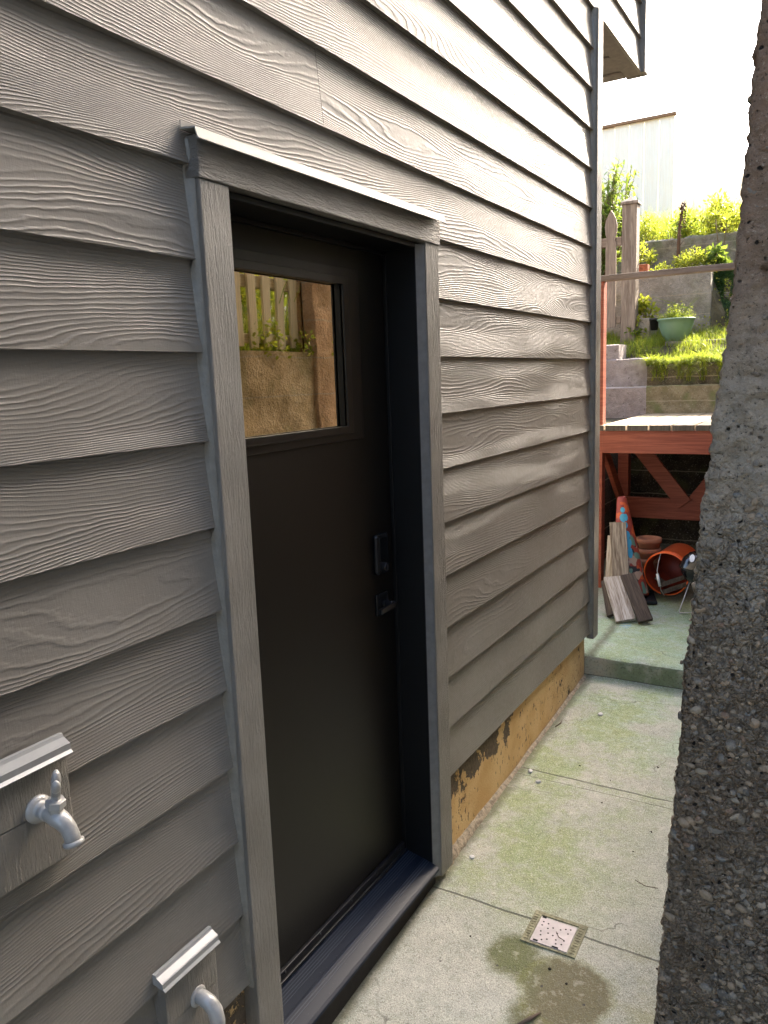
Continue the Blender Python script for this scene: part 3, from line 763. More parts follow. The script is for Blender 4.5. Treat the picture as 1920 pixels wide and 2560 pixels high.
# ------------------------------------------------------------------ deck
def mat_redwood():
    g = NG('red_stained_lumber', .55, .35); O = g.obj()
    v = g.scale(O, (.15, .15, .6)); n = g.noise(g.pos(), 30, 3); X, Y, Z = g.xyz(g.pos())
    gr = g.noise(g.comb(g.m('MULTIPLY', X, 3), g.m('MULTIPLY', Y, 3), g.m('MULTIPLY', Z, 60)), 1, 5, .65, .8)
    c = g.mix(g.ramp(gr, .35, .7), (.20, .046, .026), (.31, .088, .05))
    kn = g.ramp(g.voro(g.scale(g.pos(), (1, 1, 1.4)), 2.6), .02, .045, 1, 0); c = g.mix(kn, c, (.12, .03, .02))
    g.color(c); g.bump(gr, .001, .8); return g.mat
M_RED = mat_redwood()
M_DECK = wood('weathered_deck_board', (.26, .20, .135), (.38, .30, .20), 'y', .8, .6)
M_DECKE = wood('deck_board_end', (.07, .06, .05), (.13, .11, .09), 'z', 1, .8)
deck = empty('wooden_deck', (.3, 6.5, -.1), 'raised timber deck with a red stained frame beyond the corner of the house', 'deck')
DZ = 1.14
xb = -.318; k = 0
while xb < .90:
    x1 = xb + (.035 if k == 0 else .150); b = MB(); a = .2 + .6*((k*7) % 5)/5
    yo = .006*((k*3) % 4)
    b.box(xb+.002, x1-.004, 5.755+yo*.3, 7.352, DZ-.040, DZ, 0, a)
    b.m[4:6] = [0, 0]
    # front end faces
    o = b.build('deck_board', [M_DECK, M_DECKE], deck, bevel=.002)
    for p in o.data.polygons:
        if p.normal.y < -.9: p.material_index = 1
    xb = x1 + .006; k += 1
b = MB(); b.box(-.303, .94, 5.785, 5.825, DZ-.205, DZ-.042); b.build('front_beam', M_RED, deck, bevel=.002)
b = MB(); b.box(-.303, -.265, 5.826, 7.3, DZ-.19, DZ-.0425); b.build('side_beam', M_RED, deck, bevel=.002)
b = MB(); b.box(-.390, -.304, 5.79, 5.875, -.13, 2.165); b.build('post', M_RED, deck, bevel=.003)
b = MB(); b.box(-.455, -.365, 6.86, 6.95, -.13, DZ-.20); b.build('post', M_RED, deck, bevel=.003)
b = MB(); b.box(.80, .885, 6.86, 6.95, -.13, DZ-.20); b.build('post', M_RED, deck, bevel=.003)
b = MB(); b.box(-.455, .90, 6.82, 6.858, .275, .452); b.build('cross_beam', M_RED, deck, bevel=.002)
b = MB(); b.bar((-.235, 6.80, .86), (.125, 6.80, .40), .038, .125, upv=(0, -1, 0)); 
b = MB(); b.bar((-.27, 6.80, .90), (.115, 6.80, .415), .125, .036, upv=(0, 1, 0)); b.build('brace', M_RED, deck, bevel=.002)
b = MB(); b.bar((.53, 6.80, .90), (.20, 6.799, .44), .125, .036, upv=(0, 1, 0)); b.build('brace', M_RED, deck, bevel=.002)
b = MB(); b.bar((-.33, 5.90, .98), (-.33, 6.80, .20), .035, .09, upv=(0, 1, 0)); b.build('brace', M_RED, deck, bevel=.002)
for yj in (6.25, 6.7): 
    b = MB(); b.box(-.262, .93, yj, yj+.038, DZ-.18, DZ-.043); b.build('joist', M_RED, deck, bevel=.002)
M_GREYW = wood('grey_handrail_wood', (.16, .125, .105), (.27, .215, .18), 'x', 1, .7)
b = MB(); b.box(-.46, .93, 5.775, 5.86, 2.166, 2.204); b.build('handrail', M_GREYW, deck, bevel=.003)

# ------------------------------------------------------------------ garden walls and soil
def hz(x, y):
    n = .03*noise.noise(Vector((x*2.3, y*2.3, 0)))
    if y < 8.35: t = max(0, (y-7.72)/.63); return 1.555 + .225*t*t*(3-2*t) + n
    if y < 9.03: return 1.78 + .12*(y-8.35)/.6 + n
    L = 1 if x < -.04 else max(0, 1-(x+.04)/.06)
    a = 2.50 + .05*(y-8.95) + n
    c = 1.90 + .62*min(1, (y-8.95)/.75) + n
    g0 = a*L + c*(1-L)
    if y < 10.0: return g0
    if y < 11.9: return 2.98 + .30*(y-9.92) + n*2
    return 3.55 + .22*(y-11.9) + n*3
b = MB(); rows = []
yl = [7.60, 7.7, 7.8, 7.9, 8.0, 8.1, 8.2, 8.34, 8.36, 8.5, 8.7, 8.85, 9.02, 9.04, 9.1, 9.3, 9.5, 9.7, 9.85, 9.99, 10.01, 10.1, 10.4, 10.8, 11.2, 11.6, 11.89, 11.91, 13, 16, 22, 40, 80]
xl_ = [-60, -20, -8] + [-4+.25*i for i in range(8)] + [-2+.1*i for i in range(45)] + [3, 4.5, 8, 20, 60]
for y in yl: rows.append([(x, y, hz(x, y)) for x in xl_])
b.grid(rows, 0, flip=True); tag(b.build('hillside', M_EARTH, smooth=True), kind='structure')
M_W1 = mat_block('mossy_aggregate_concrete', (.20, .17, .10), (.30, .26, .17), .7)
def mat_painted():
    g = NG('grey_painted_concrete', .75, .3); P = g.pos(); n = g.noise(P, 14, 5, .65); f = g.noise(P, 90, 3, .6)
    c = g.mix(g.ramp(n, .35, .65), (.27, .235, .23), (.36, .32, .32)); c = g.mix(g.ramp(g.noise(P, 25, 4), .62, .7), c, (.16, .13, .12))
    g.color(c); g.bump(g.m('ADD', g.m('MULTIPLY', n, 2), f), .01, 1); return g.mat
M_PAINT = mat_painted()
def slabwall(b, x0, x1, y0, y1, z0, z1, amp=.008, m=0, st=.04):
    nx = max(2, int((x1-x0)/st)); nz_ = max(2, int((z1-z0)/st)); ny = max(2, int((y1-y0)/.06))
    F = [[(x0+(x1-x0)*i/nx, y0 - amp*fbm(Vector((x0+(x1-x0)*i/nx, y0, z0+(z1-z0)*j/nz_))*7), z0+(z1-z0)*j/nz_ - (amp*.7 if j == nz_ else 0)) for i in range(nx+1)] for j in range(nz_+1)]
    b.grid(F, m)
    b.grid([[(p[0], p[1], p[2]) for p in F[-1]]] + [[(x0+(x1-x0)*i/nx, y0+(y1-y0)*(t+.2)/(ny+.2), z1+amp*fbm(Vector((x0+(x1-x0)*i/nx, y0+(y1-y0)*t/ny, z1))*9)) for i in range(nx+1)] for t in range(ny+1)], m)
    for x, s in ((x0, 1), (x1, -1)):
        b.poly([(x, y0, z0), (x, y1, z0), (x, y1, z1), (x, y0, z1)][::-s], m)
    b.poly([(x0, y1, z0), (x1, y1, z0), (x1, y1, z1), (x0, y1, z1)], m)
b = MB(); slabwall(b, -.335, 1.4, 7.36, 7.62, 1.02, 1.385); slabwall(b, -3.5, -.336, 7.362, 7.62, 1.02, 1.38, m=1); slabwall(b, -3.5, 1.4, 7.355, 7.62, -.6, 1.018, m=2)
M_DECKSHADE = mat_block('deck_shade_concrete', (.035, .028, .02), (.07, .058, .04), .3)  # dark tone paints the under-deck shade into the concrete
tag(b.build('retaining_wall', [M_W1, M_PAINT, M_DECKSHADE], smooth=True), 'low moss-stained concrete wall right behind the deck boards', 'wall')
b = MB(); slabwall(b, -3.5, -.372, 7.60, 7.95, 1.381, 1.64, .01)
slabwall(b, -3.5, -.66, 7.66, 7.95, 1.641, 1.78, .01)
b2 = MB(); b2.box(-3.5, -.50, 5.98, 7.35, -.5, 1.10); tag(b2.build('retaining_wall', M_DECKSHADE), 'shade-painted dark concrete bank closing the left side under the deck', 'wall')
tag(b.build('retaining_wall', M_PAINT, smooth=True), 'grey painted stepped block wall above the left end of the deck', 'wall')
M_STONE = mat_block('garden_wall_stone', (.20, .17, .13), (.32, .28, .22), .45)
M_W3 = mat_block('grey_rendered_wall', (.25, .225, .19), (.35, .32, .28), .15)
b = MB(); slabwall(b, -1.9, -.05, 8.95, 9.10, 1.7, 2.535, .012)
tag(b.build('retaining_wall', M_W3, smooth=True), 'grey rendered wall behind the green bowl planter', 'wall')
b = MB(); slabwall(b, -.049, 2.6, 9.35, 9.5, 1.8, 2.33, .02); tag(b.build('retaining_wall', M_STONE, smooth=True), 'ivy-covered stone wall at the right below the upper terrace', 'wall')
b = MB(); slabwall(b, -2.6, 2.2, 9.92, 10.1, 2.4, 3.03, .02, st=.06)
tag(b.build('retaining_wall', M_STONE, smooth=True), 'topmost block wall under the overgrown slope', 'wall')
b = MB(); slabwall(b, -.36, 1.4, 7.50, 7.66, 1.387, 1.575, .03, st=.02)
tag(b.build('retaining_wall', mat_block('dark_mossy_stone', (.09, .075, .05), (.15, .125, .085), .6), smooth=True), 'dark mossy stone course under the spilling grass behind the deck', 'wall')
b = MB(); slabwall(b, -.36, .9, 8.28, 8.34, 1.60, 1.80, .01); tag(b.build('garden_edging', M_W3, smooth=True), 'thin stone edging slab in the grass below the bowl planter', 'edging')

# picket fence piece with gothic tops on the left, square capped post
M_PK = wood('brown_picket_wood', (.19, .145, .115), (.34, .27, .22), 'z', .7)
M_PKX = wood('brown_fence_rail_wood', (.19, .145, .115), (.34, .27, .22), 'x', .7)
M_POST = wood('swirly_post_wood', (.17, .13, .105), (.38, .31, .25), 'z', .5)
pf = empty('picket_fence', (-1.4, 8.45, 1.8), 'brown picket fence with pointed tops left of the capped post', 'fence')
def picket(x, y, z0, z1, wd):
    pr_ = [(-.5, 0), (-.5, .72), (-.36, .75), (-.52, .80), (-.58, .86), (-.46, .92), (-.2, .97), (0, 1.0)]
    L = [(x+u*wd, z0+(z1-z0)*v) for u, v in pr_]; R = [(x-u*wd, z0+(z1-z0)*v) for u, v in pr_[:-1]][::-1]
    pts = L + R; b = MB(); n = len(pts)
    b.v = [(px, y, pz) for px, pz in pts] + [(px, y+.02, pz) for px, pz in pts]
    b.face(list(range(n))); b.face([n+i for i in range(n)][::-1])
    for i in range(n): b.face((i, n+i, n+(i+1) % n, (i+1) % n))
    for i in range(len(b.a)): b.a[i] = (x*7) % 1
    b.build('picket', M_PK, pf, recalc=True)
for i in range(9): picket(-.945-.165*i, 8.42 + (.0 if i else 0), 1.98, 3.155, .108)
b = MB(); b.box(-2.6, -.842, 8.441, 8.49, 2.80, 2.885); b.build('fence_rail', M_PKX, pf, bevel=.003)
b = MB(); b.box(-2.6, -.842, 8.441, 8.49, 2.02, 2.09); b.build('fence_rail', M_PKX, pf, bevel=.003)
ps = empty('fence_post', (-.76, 8.5, 1.75), 'tall square weathered post with a pyramid cap beside the picket fence', 'post')
b = MB(); b.box(-.838, -.692, 8.43, 8.575, 1.7, 3.19); b.build('post_shaft', M_POST, ps, bevel=.006)
b = MB(); b.box(-.853, -.677, 8.415, 8.59, 3.1905, 3.215)
n = len(b.v); b.v += [(-.853, 8.415, 3.2152), (-.677, 8.415, 3.2152), (-.677, 8.59, 3.2152), (-.853, 8.59, 3.2152), (-.765, 8.5, 3.27)]
for q in ((0,1,4), (1,2,4), (2,3,4), (3,0,4)): b.face([n+i for i in q])
b.build('post_cap', M_POST, ps)

# far board fence on the slope
ff = empty('board_fence', (-1.6, 12.5, 3.6), 'tall glare-painted board fence along the top of the slope', 'fence')
M_FAR = wood('glare_fence_board', (.90, .80, .62), (.93, .86, .72), 'z', .5)  # near-white tone paints the backlight glare into the boards
for i in range(16):
    x = -4.3 + i*.205; ztop = 4.96 + (x+2.0)*.015
    b = MB(); b.box(x, x+.201, 12.0+.004*(i % 3), 12.02+.004*(i % 3), 3.3, ztop + .03*random.random()*(1 if i % 4 else 2), 0, random.random()); b.build('board', M_FAR, ff)
b = MB(); b.box(-4.3, -1.0, 11.95, 12.04, 4.975, 5.01); b.build('cap_rail', wood('fence_cap_wood', (.22, .12, .06), (.32, .18, .09), 'x'), ff)

# ------------------------------------------------------------------ plants
def mat_leaf(name, c0, c1, trans=.5, rough=.45):
    g = NG(name, rough, .35); c = g.mix(g.attr(), c0, c1); g.color(c)
    tr = g.t.nodes.new('ShaderNodeBsdfTranslucent'); mx = g.t.nodes.new('ShaderNodeMixShader'); mx.inputs[0].default_value = trans
    g.set(tr.inputs[0], g.mix(.5, c, (.30, .36, .03)))
    g.t.links.new(g.p.outputs[0], mx.inputs[1]); g.t.links.new(tr.outputs[0], mx.inputs[2]); g.t.links.new(mx.outputs[0], g.out.inputs[0]); return g.mat
M_GRASS = mat_leaf('fresh_grass', (.10, .19, .03), (.42, .42, .05), .55)
M_LEAF = mat_leaf('glossy_green_leaf', (.05, .12, .04), (.16, .24, .04), .5, .3)
M_YEL = mat_leaf('yellow_green_leaf', (.22, .28, .035), (.46, .42, .05), .55)
M_IVY = mat_leaf('dark_ivy_leaf', (.018, .05, .016), (.06, .12, .025), .3)
M_STEM = plain('plant_stem', (.16, .12, .06), .8, .2)
def blade(b, p, h, wd, az, bend, rg, m=0, seg=4):
    d = Vector((cos(az), sin(az), 0)); s_ = Vector((-sin(az), cos(az), 0)); a = rg.random()
    base = len(b.v)
    for i in range(seg+1):
        t = i/seg; ang = bend*t*t
        q = p + d*(h*bend*.55*t*t) + Vector((0, 0, h*(t - .35*abs(bend)*t*t)))
        ww = wd*(1-t)**.7 if i < seg else .0002
        b.v += [tuple(q - s_*ww/2), tuple(q + s_*ww/2)]
    for i in range(seg): b.face((base+2*i, base+2*i+1, base+2*i+3, base+2*i+2), m, a)
def leaf(b, p, d, n, L, W, rg, m=0, a=None):
    d = d.normalized(); s_ = d.cross(n); s_ = s_.normalized() if s_.length > 1e-4 else d.orthogonal().normalized(); nn = s_.cross(d)
    a = rg.random() if a is None else a; base = len(b.v)
    pts = [p, p + d*L*.3 + s_*W*.45 + nn*W*.12, p + d*L*.7 + s_*W*.4 + nn*W*.05, p + d*L - nn*L*.1, p + d*L*.7 - s_*W*.4 + nn*W*.05, p + d*L*.3 - s_*W*.45 + nn*W*.12, p + d*L*.5]
    b.v += [tuple(q) for q in pts]
    b.face((base, base+1, base+2, base+6), m, a); b.face((base+6, base+2, base+3), m, a); b.face((base+6, base+3, base+4), m, a); b.face((base, base+6, base+4, base+5), m, a)
def rdir(rg, up_=0.0):
    while True:
        v = Vector((rg.uniform(-1, 1), rg.uniform(-1, 1), rg.uniform(-1, 1)))
        if .05 < v.length < 1: v = v.normalized(); v.z += up_; return v.normalized()
def cluster(b, c, r, n, L, W, rg, m=0, up_=.3, sq=1.0):
    for _ in range(n):
        v = rdir(rg); p = c + Vector((v.x*r, v.y*r, v.z*r*sq))*rg.random()**.4; leaf(b, p, (rdir(rg, up_) + v*.6), rdir(rg, .8), L*rg.uniform(.6, 1.2), W*rg.uniform(.7, 1.2), rg, m)
# grass carpets (uncountable)
rg = random.Random(11)
b = MB()
for _ in range(26000):
    x = rg.uniform(-1.3, .9); y = rg.uniform(7.52, 8.9) if rg.random() < .6 else rg.uniform(7.48, 7.72)
    if x < -.38 and y < 7.97: continue
    if x < -.68 and y < 7.97: continue
    z = max(hz(x, y), 1.56) if y > 7.52 else rg.uniform(1.42, 1.56); k = noise.noise(Vector((x*5, y*5, 3)))
    if k < -.28 and rg.random() < .8: continue
    edge = y < 7.75
    h = rg.uniform(.05, .13)*(1.1+.7*k) * (1.5 if edge else 1)
    if edge and noise.noise(Vector((x*11, y*11, 6))) < .02: continue
    blade(b, Vector((x, y, z-.005)), h, rg.uniform(.003, .008), rg.uniform(0, 2*pi) if not edge else rg.uniform(-2.6, -.6), rg.uniform(.3, 1.5) if not edge else rg.uniform(1.2, 2.6), rg)
tag(b.build('grass', M_GRASS), 'bright yellow-green grass spilling over the terrace edge', 'grass', kind='stuff')
b = MB()
for _ in range(9000):
    x = rg.uniform(-2.2, 1.0); y = rg.uniform(9.93, 11.6); z = hz(x, y); k = noise.noise(Vector((x*4, y*4, 8)))
    if k < -.2: continue
    blade(b, Vector((x, y, z)), rg.uniform(.08, .28)*(1+k), rg.uniform(.004, .011), rg.uniform(0, 2*pi), rg.uniform(.2, 1.3), rg)
tag(b.build('grass', M_GRASS), 'long wild grass over the topmost wall below the fence', 'grass', kind='stuff')
b = MB()
for _ in range(5200):
    x = rg.uniform(-.9, .6); y = rg.uniform(8.9, 9.9) if x < -.05 else rg.uniform(9.0, 9.9); z = hz(x, y)
    k = noise.noise(Vector((x*6, y*6, 1)))
    if k < -.1: continue
    leaf(b, Vector((x, y, z+rg.uniform(0, .10+.12*k))), rdir(rg, .5), rdir(rg, 1), rg.uniform(.015, .04), rg.uniform(.010, .02), rg)
tag(b.build('ground_cover', M_YEL), 'yellow-green creeping ground cover on the upper terrace', 'ground cover', kind='stuff')
b = MB()
for _ in range(7000):
    x = -.06+abs(rg.gauss(0, .16)); z = rg.uniform(1.85, 2.6); y = 9.33 - rg.random()*.12 if x > .0 else 8.93-rg.random()*.03
    y = 9.33 - .36*max(0, 1-(z-1.85)/.5)*rg.random() - .03*rg.random()
    if noise.noise(Vector((x*7, z*7, 2))) < -.25: continue
    leaf(b, Vector((x, y, z)), Vector((rg.uniform(-1, 1), -.6, rg.uniform(-1, .3))), Vector((0, -1, .4)), rg.uniform(.02, .035), rg.uniform(.016, .028), rg)
tag(b.build('ivy', M_IVY), 'dark ivy hanging at the right end of the rendered wall', 'ivy', kind='stuff')

def shrub(name, label, c, r, nleaf, L, W, mat, seed, sq=1.0, stems=8, up_=.3, base=None, cat='shrub', group=None):
    rg = random.Random(seed); base = base or Vector((c[0], c[1], c[2]-r*sq))
    t = empty(name, base, label, cat, group); c = Vector(c)
    b = MB(); bs = MB()
    for i in range(stems):
        v = rdir(rg, .4); tip = c + Vector((v.x*r*.85, v.y*r*.85, v.z*r*sq*.9)); mid = (base+tip)/2 + Vector((rg.uniform(-.1, .1)*r, rg.uniform(-.1, .1)*r, .1*r))
        bs.tube([base, mid, tip], [.012*r+.003, .008*r+.002, .002], 5)
        cluster(b, tip, r*.42, nleaf//(stems*2), L, W, rg, up_=up_)
        cluster(b, mid.lerp(tip, .5), r*.38, nleaf//(stems*2), L, W, rg, up_=up_)
    b.build('foliage', mat, t); bs.build('stems', M_STEM, t, smooth=True)
    return t
# laurel-like bush behind the picket fence
t = empty('bush', (-1.35, 9.2, 2.5), 'tall glossy green bush behind the pointed pickets', 'bush')
b = MB(); bs = MB(); rg = random.Random(5)
for i in range(110):
    x = rg.uniform(-1.65, -.98); h = rg.uniform(2.9, 4.02) - .35*abs(x+1.3); yb = rg.uniform(9.0, 9.7)
    tip = Vector((x*.97 + (0), yb, h)); st = Vector((-1.35+rg.uniform(-.2, .2), 9.35, 2.5)); mid = st.lerp(tip, .55) + Vector((rg.uniform(-.06, .06), 0, .04))
    bs.tube([st, mid, tip], [.012, .007, .002], 5)
    for j in range(34):
        u = .3+.7*j/34; p = (st.lerp(mid, u/.55) if u < .55 else mid.lerp(tip, (u-.55)/.45)); v = rdir(rg, .45); leaf(b, p, v, Vector((0, 0, 1)), rg.uniform(.06, .10), rg.uniform(.022, .036), rg)
b.build('foliage', M_LEAF, t); bs.build('stems', M_STEM, t, smooth=True)
shrub('shrub', 'broad-leaved young shrub just right of the capped post', (-.62, 8.62, 2.12), .12, 160, .07, .035, M_YEL, 21, 1.1, 6, .5)
shrub('shrub', 'leafy clump low behind the black pot', (-.70, 8.5, 1.95), .10, 160, .05, .025, M_GRASS, 22, 1.0, 6, .5)
shrub('shrub', 'dense yellow-green mound on the terrace above the rendered wall', (-.30, 9.2, 2.66), .16, 900, .035, .014, M_YEL, 23, .7, 10, .6)
shrub('shrub', 'dark green rosette plant right of the yellow mound', (-.06, 9.3, 2.68), .13, 190, .09, .045, M_LEAF, 24, .8, 7, .3)
shrub('shrub', 'sprawling bush with pale shoots at the right of the slope', (-.08, 10.1, 3.22), .26, 1100, .06, .022, M_YEL, 25, .8, 14, .4)
shrub('shrub', 'loose leafy bush in the middle of the slope', (-.55, 10.15, 3.18), .20, 800, .05, .020, M_GRASS, 26, .8, 12, .4)
shrub('shrub', 'small yellowish plant against the topmost wall', (-.86, 9.5, 2.75), .15, 420, .045, .02, M_YEL, 27, 1.1, 8, .5)
shrub('shrub', 'bushy weed on the slope beside the capped post', (-.95, 10.2, 3.15), .22, 700, .05, .02, M_YEL, 28, .9, 10, .5)
# arching long-leaved plant
t = empty('spider_plant', (-.05, 9.6, 2.85), 'spindly plant with long arching drooping leaves on the upper terrace', 'plant')
b = MB(); rg = random.Random(9); bs = MB()
for (tx, ty, tz) in ((.02, 9.45, 3.05), (-.10, 9.5, 3.12)):
    hub = Vector((tx, ty, tz)); bs.tube([(-.05, 9.6, 2.6), hub], [.008, .005], 6)
    for i in range(16): blade(b, hub, rg.uniform(.16, .3), .012, i*2*pi/16+rg.uniform(-.2, .2), rg.uniform(1.6, 2.4), rg)
b.build('foliage', M_GRASS, t); bs.build('stems', M_STEM, t, smooth=True)
# dried stalk
b = MB(); rg = random.Random(2)
b.tube([(-.47, 9.4, 2.5), (-.46, 9.4, 2.8), (-.455, 9.4, 3.05), (-.44, 9.4, 3.2), (-.40, 9.4, 3.34)], [.022, .02, .016, .01, .003], 8)
for i in range(60):
    z = rg.uniform(3.05, 3.3); p = Vector((-.425+rg.uniform(-.03, .03), 9.4+rg.uniform(-.03, .03), z)); b.tube([p, p+rdir(rg)*.035], [.008, .001], 5)
for i in range(7):
    z = rg.uniform(2.6, 3.1); v = rdir(rg, .6); b.tube([(-.46, 9.4, z), Vector((-.46, 9.4, z))+v*.10], [.005, .001], 5)
tag(b.build('dried_plant', plain('dead_stalk', (.12, .075, .05), .9, .1), smooth=True), 'dead brown stalk standing in front of the topmost wall', 'dead plant')
# bowl planter
M_BOWL = plain('green_glazed_ceramic', (.15, .24, .165), .38, .5, 0, .08, 8)
bc = Vector((-.282, 8.4, 1.80))
b = MB(); b.lathe([(0, 0), (.085, 0), (.095, .01), (.135, .08), (.162, .16), (.170, .205), (.182, .212), (.184, .222), (.178, .226), (.165, .220), (.158, .19), (.12, .17), (0, .17)], 40, T=bc)
tag(b.build('bowl_planter', M_BOWL, smooth=True, loc=bc), 'pale green bowl planter on the grassy terrace', 'planter')
t = empty('potted_plant', (bc.x, bc.y, 1.98), 'feathery green plant growing in the pale green bowl', 'plant'); b = MB(); rg = random.Random(31)
bs = MB()
for i in range(90):
    az = rg.uniform(0, 2*pi); r_ = rg.uniform(0, .13); o_ = bc + Vector((cos(az)*r_*.8, sin(az)*r_*.8, .175)); tip = o_ + Vector((cos(az)*r_*.8, sin(az)*r_*.6, rg.uniform(.06, .20)*(1.2-r_*4)))
    if tip.z > o_.z: bs.tube([o_, o_.lerp(tip, .5)+Vector((0, 0, .015)), tip], [.002, .0014, .0006], 4)
    for j in range(26):
        p = o_.lerp(tip, .25+.75*j/26) + Vector((rg.gauss(0, .012), rg.gauss(0, .012), rg.gauss(0, .01))); leaf(b, p, rdir(rg, .3), rdir(rg, 1), rg.uniform(.010, .022), .006, rg)
for i in range(5):
    az = rg.uniform(-.6, .9); o_ = bc + Vector((0, 0, .18)); bs.tube([o_, o_+Vector((cos(az)*.12, 0, .14)), o_+Vector((cos(az)*.24*rg.choice((-1, 1)), 0, rg.uniform(.2, .3)))], [.003, .002, .001], 4)
b.build('foliage', M_GRASS, t); bs.build('stems', M_YEL, t)
# black pot & concrete block
b = MB(); b.lathe([(0, 0), (.035, 0), (.045, .10), (.05, .10), (.05, .12), (.042, .12), (.04, .09), (0, .09)], 20, T=(-.515, 8.5, 1.93)); tag(b.build('plant_pot', plain('black_plastic_pot', (.02, .02, .022), .5, .4), smooth=True, loc=(-.515, 8.5, 1.93)), 'small black pot left of the green bowl', 'pot')
b = MB(); b.box(-.70, -.565, 8.52, 8.65, 1.84, 2.06); tag(b.build('concrete_block', M_W3, bevel=.006, loc=(-.64, 8.58, 1.9)), 'plain concrete block standing behind the grass near the post', 'block')
b = MB(); b.box(-.92, -.70, 9.0, 9.1, 2.56, 2.66); tag(b.build('brick', plain('red_brick', (.30, .10, .05), .9, .2, 0, .3, 30, .003, 90), bevel=.005, loc=(-.8, 9.05, 2.56)), 'red brick lying on top of the rendered wall', 'brick')
# small tarp-like pale scrap on the slope
# plants behind the mirrored fence
rg = random.Random(77); b = MB()
for _ in range(5200):
    x = rg.uniform(1.29, 2.6); y = rg.uniform(2.7, 5.2); k = noise.noise(Vector((x*4, y*4, 0)))
    blade(b, Vector((x, y, 1.60)), rg.uniform(.15, .5)*(1.1+k), rg.uniform(.008, .02), rg.uniform(0, 2*pi), rg.uniform(.2, 1.2), rg)
tag(b.build('grass', M_GRASS), 'tall grass behind the mirrored picket fence', 'grass', kind='stuff')
for i, (x, y) in enumerate(((1.75, 3.1), (2.1, 3.9), (1.7, 4.5), (2.5, 3.3), (2.6, 4.7))):
    shrub('shrub', ('yellow-green bush nearest the camera behind the mirrored fence', 'leafy bush in the middle behind the mirrored fence', 'bush beside the tall brown wall behind the mirrored fence', 'farther bush behind the near end of the mirrored fence', 'farthest bush behind the mirrored fence by the second house')[i], (x, y, 2.1+.1*(i % 2)), .42, 900, .09, .04, M_YEL if i % 2 else M_GRASS, 50+i, 1.1, 12, .4, base=Vector((x, y, 1.6)), group='bushes behind the mirrored fence')
# creepers hanging over the low wall top
b = MB()
for _ in range(900):
    y = rg.uniform(2.6, 4.3); k = noise.noise(Vector((y*4, 0, 5)))
    if k < 0: continue
    leaf(b, Vector((1.15+rg.uniform(-.03, .08), y, 1.71+rg.uniform(-.05, .08+.12*k))), rdir(rg, .2), rdir(rg, .8), .03, .018, rg)
tag(b.build('ground_cover', M_YEL), 'small creeping weeds along the top of the mirrored low wall', 'weeds', kind='stuff')

# ------------------------------------------------------------------ tall tree added out of view up-slope to shade the alley
def big_tree(cx, cy, z0, H, R, seed):
    rg = random.Random(seed); t = empty('blocker_tree', (cx, cy, z0), 'tall dense tree added out of view up the slope to shade the alley', 'blocker_tree')
    bt = MB(); pts = [Vector((cx, cy, z0)), Vector((cx+.1, cy, z0+H*.3)), Vector((cx-.1, cy, z0+H*.6)), Vector((cx, cy, z0+H*.96))]
    bt.tube(pts, [.45, .36, .22, .04], 10); b = MB()
    for i in range(300):
        u = 1-.6*rg.random()**1.25-.005; z = z0+H*u; rr = R*(1 if u < .7 else sqrt(max(.02, 1-((u-.7)/.3)**2)))*rg.uniform(.5, 1.0); az = i*2.4
        tip = Vector((cx+cos(az)*rr, cy+sin(az)*rr, z+rg.uniform(0, .6)*(1-u))); bt.tube([Vector((cx, cy, z-.5*(1-u)-.2)), tip], [.09*(1.1-u), .02], 5)
        for j in range(4):
            c = Vector((cx, cy, z)).lerp(tip, .15+.85*j/3); cluster(b, c, .42, 44, .34, .22, rg, up_=.2)
    b.build('foliage', M_LEAF, t); bt.build('trunk', plain('bark', (.12, .09, .07), .9, .1, 0, .3, 6), t, smooth=True)
TD = 19.0
TT = -.10
big_tree(sin(SUN_AZ)*TD + TT*cos(SUN_AZ), cos(SUN_AZ)*TD - TT*sin(SUN_AZ), 4.2, 16.0, 1.05, 4)

# ------------------------------------------------------------------ things under and before the deck
def gU(y): return gz2(y)
# traffic cone with a painted sleeve
def mat_cone():
    g = NG('painted_orange_cone', .45, .4); P = g.obj(); X, Y, Z = g.xyz(P)
    n = g.noise(P, 14, 3, .5); n2 = g.noise(g.add(P, (3, 1, 7)), 9, 2, .5); n3 = g.noise(g.add(P, (8, 5, 1)), 11, 2)
    c = g.mix(g.ramp(n2, .44, .46), (.55, .10, .03), (.30, .05, .035))
    c2 = g.mix(g.ramp(n3, .50, .515), c, (.42, .30, .22)); c2 = g.mix(g.ramp(n, .57, .585), c2, (.03, .03, .035)); c2 = g.mix(g.ramp(n2, .58, .6), c2, (.13, .25, .19))
    c = g.mix(g.ramp(Z, .50, .46), c, c2)
    g.color(c); g.bump(g.noise(P, 60, 3), .002, 1); return g.mat
cb = Vector((-.045, 5.62, gU(5.62)+.002))
cn = empty('traffic_cone', cb, 'tall orange traffic cone painted with blue drops behind the leaning boards', 'traffic cone')
tl = Matrix.Rotation(radians(-5.5), 3, 'Y')
b = MB(); b.lathe([(.140, .028), (.128, .05), (.034, .725), (.026, .745), (.020, .745), (.024, .72), (.06, .5), (.11, .04)], 36, R=tl, T=cb); b.build('cone_body', mat_cone(), cn, smooth=True)
b = MB(); b.box(-.17, .17, -.17, .17, .0, .026, R=Matrix.Rotation(radians(18), 3, 'Z'), T=cb); b.build('cone_base', plain('black_rubber_base', (.015, .015, .017), .6, .3), cn, bevel=.008)
M_BLUE = plain('blue_paint_drop', (.07, .38, .60), .4, .4, 0, .08)
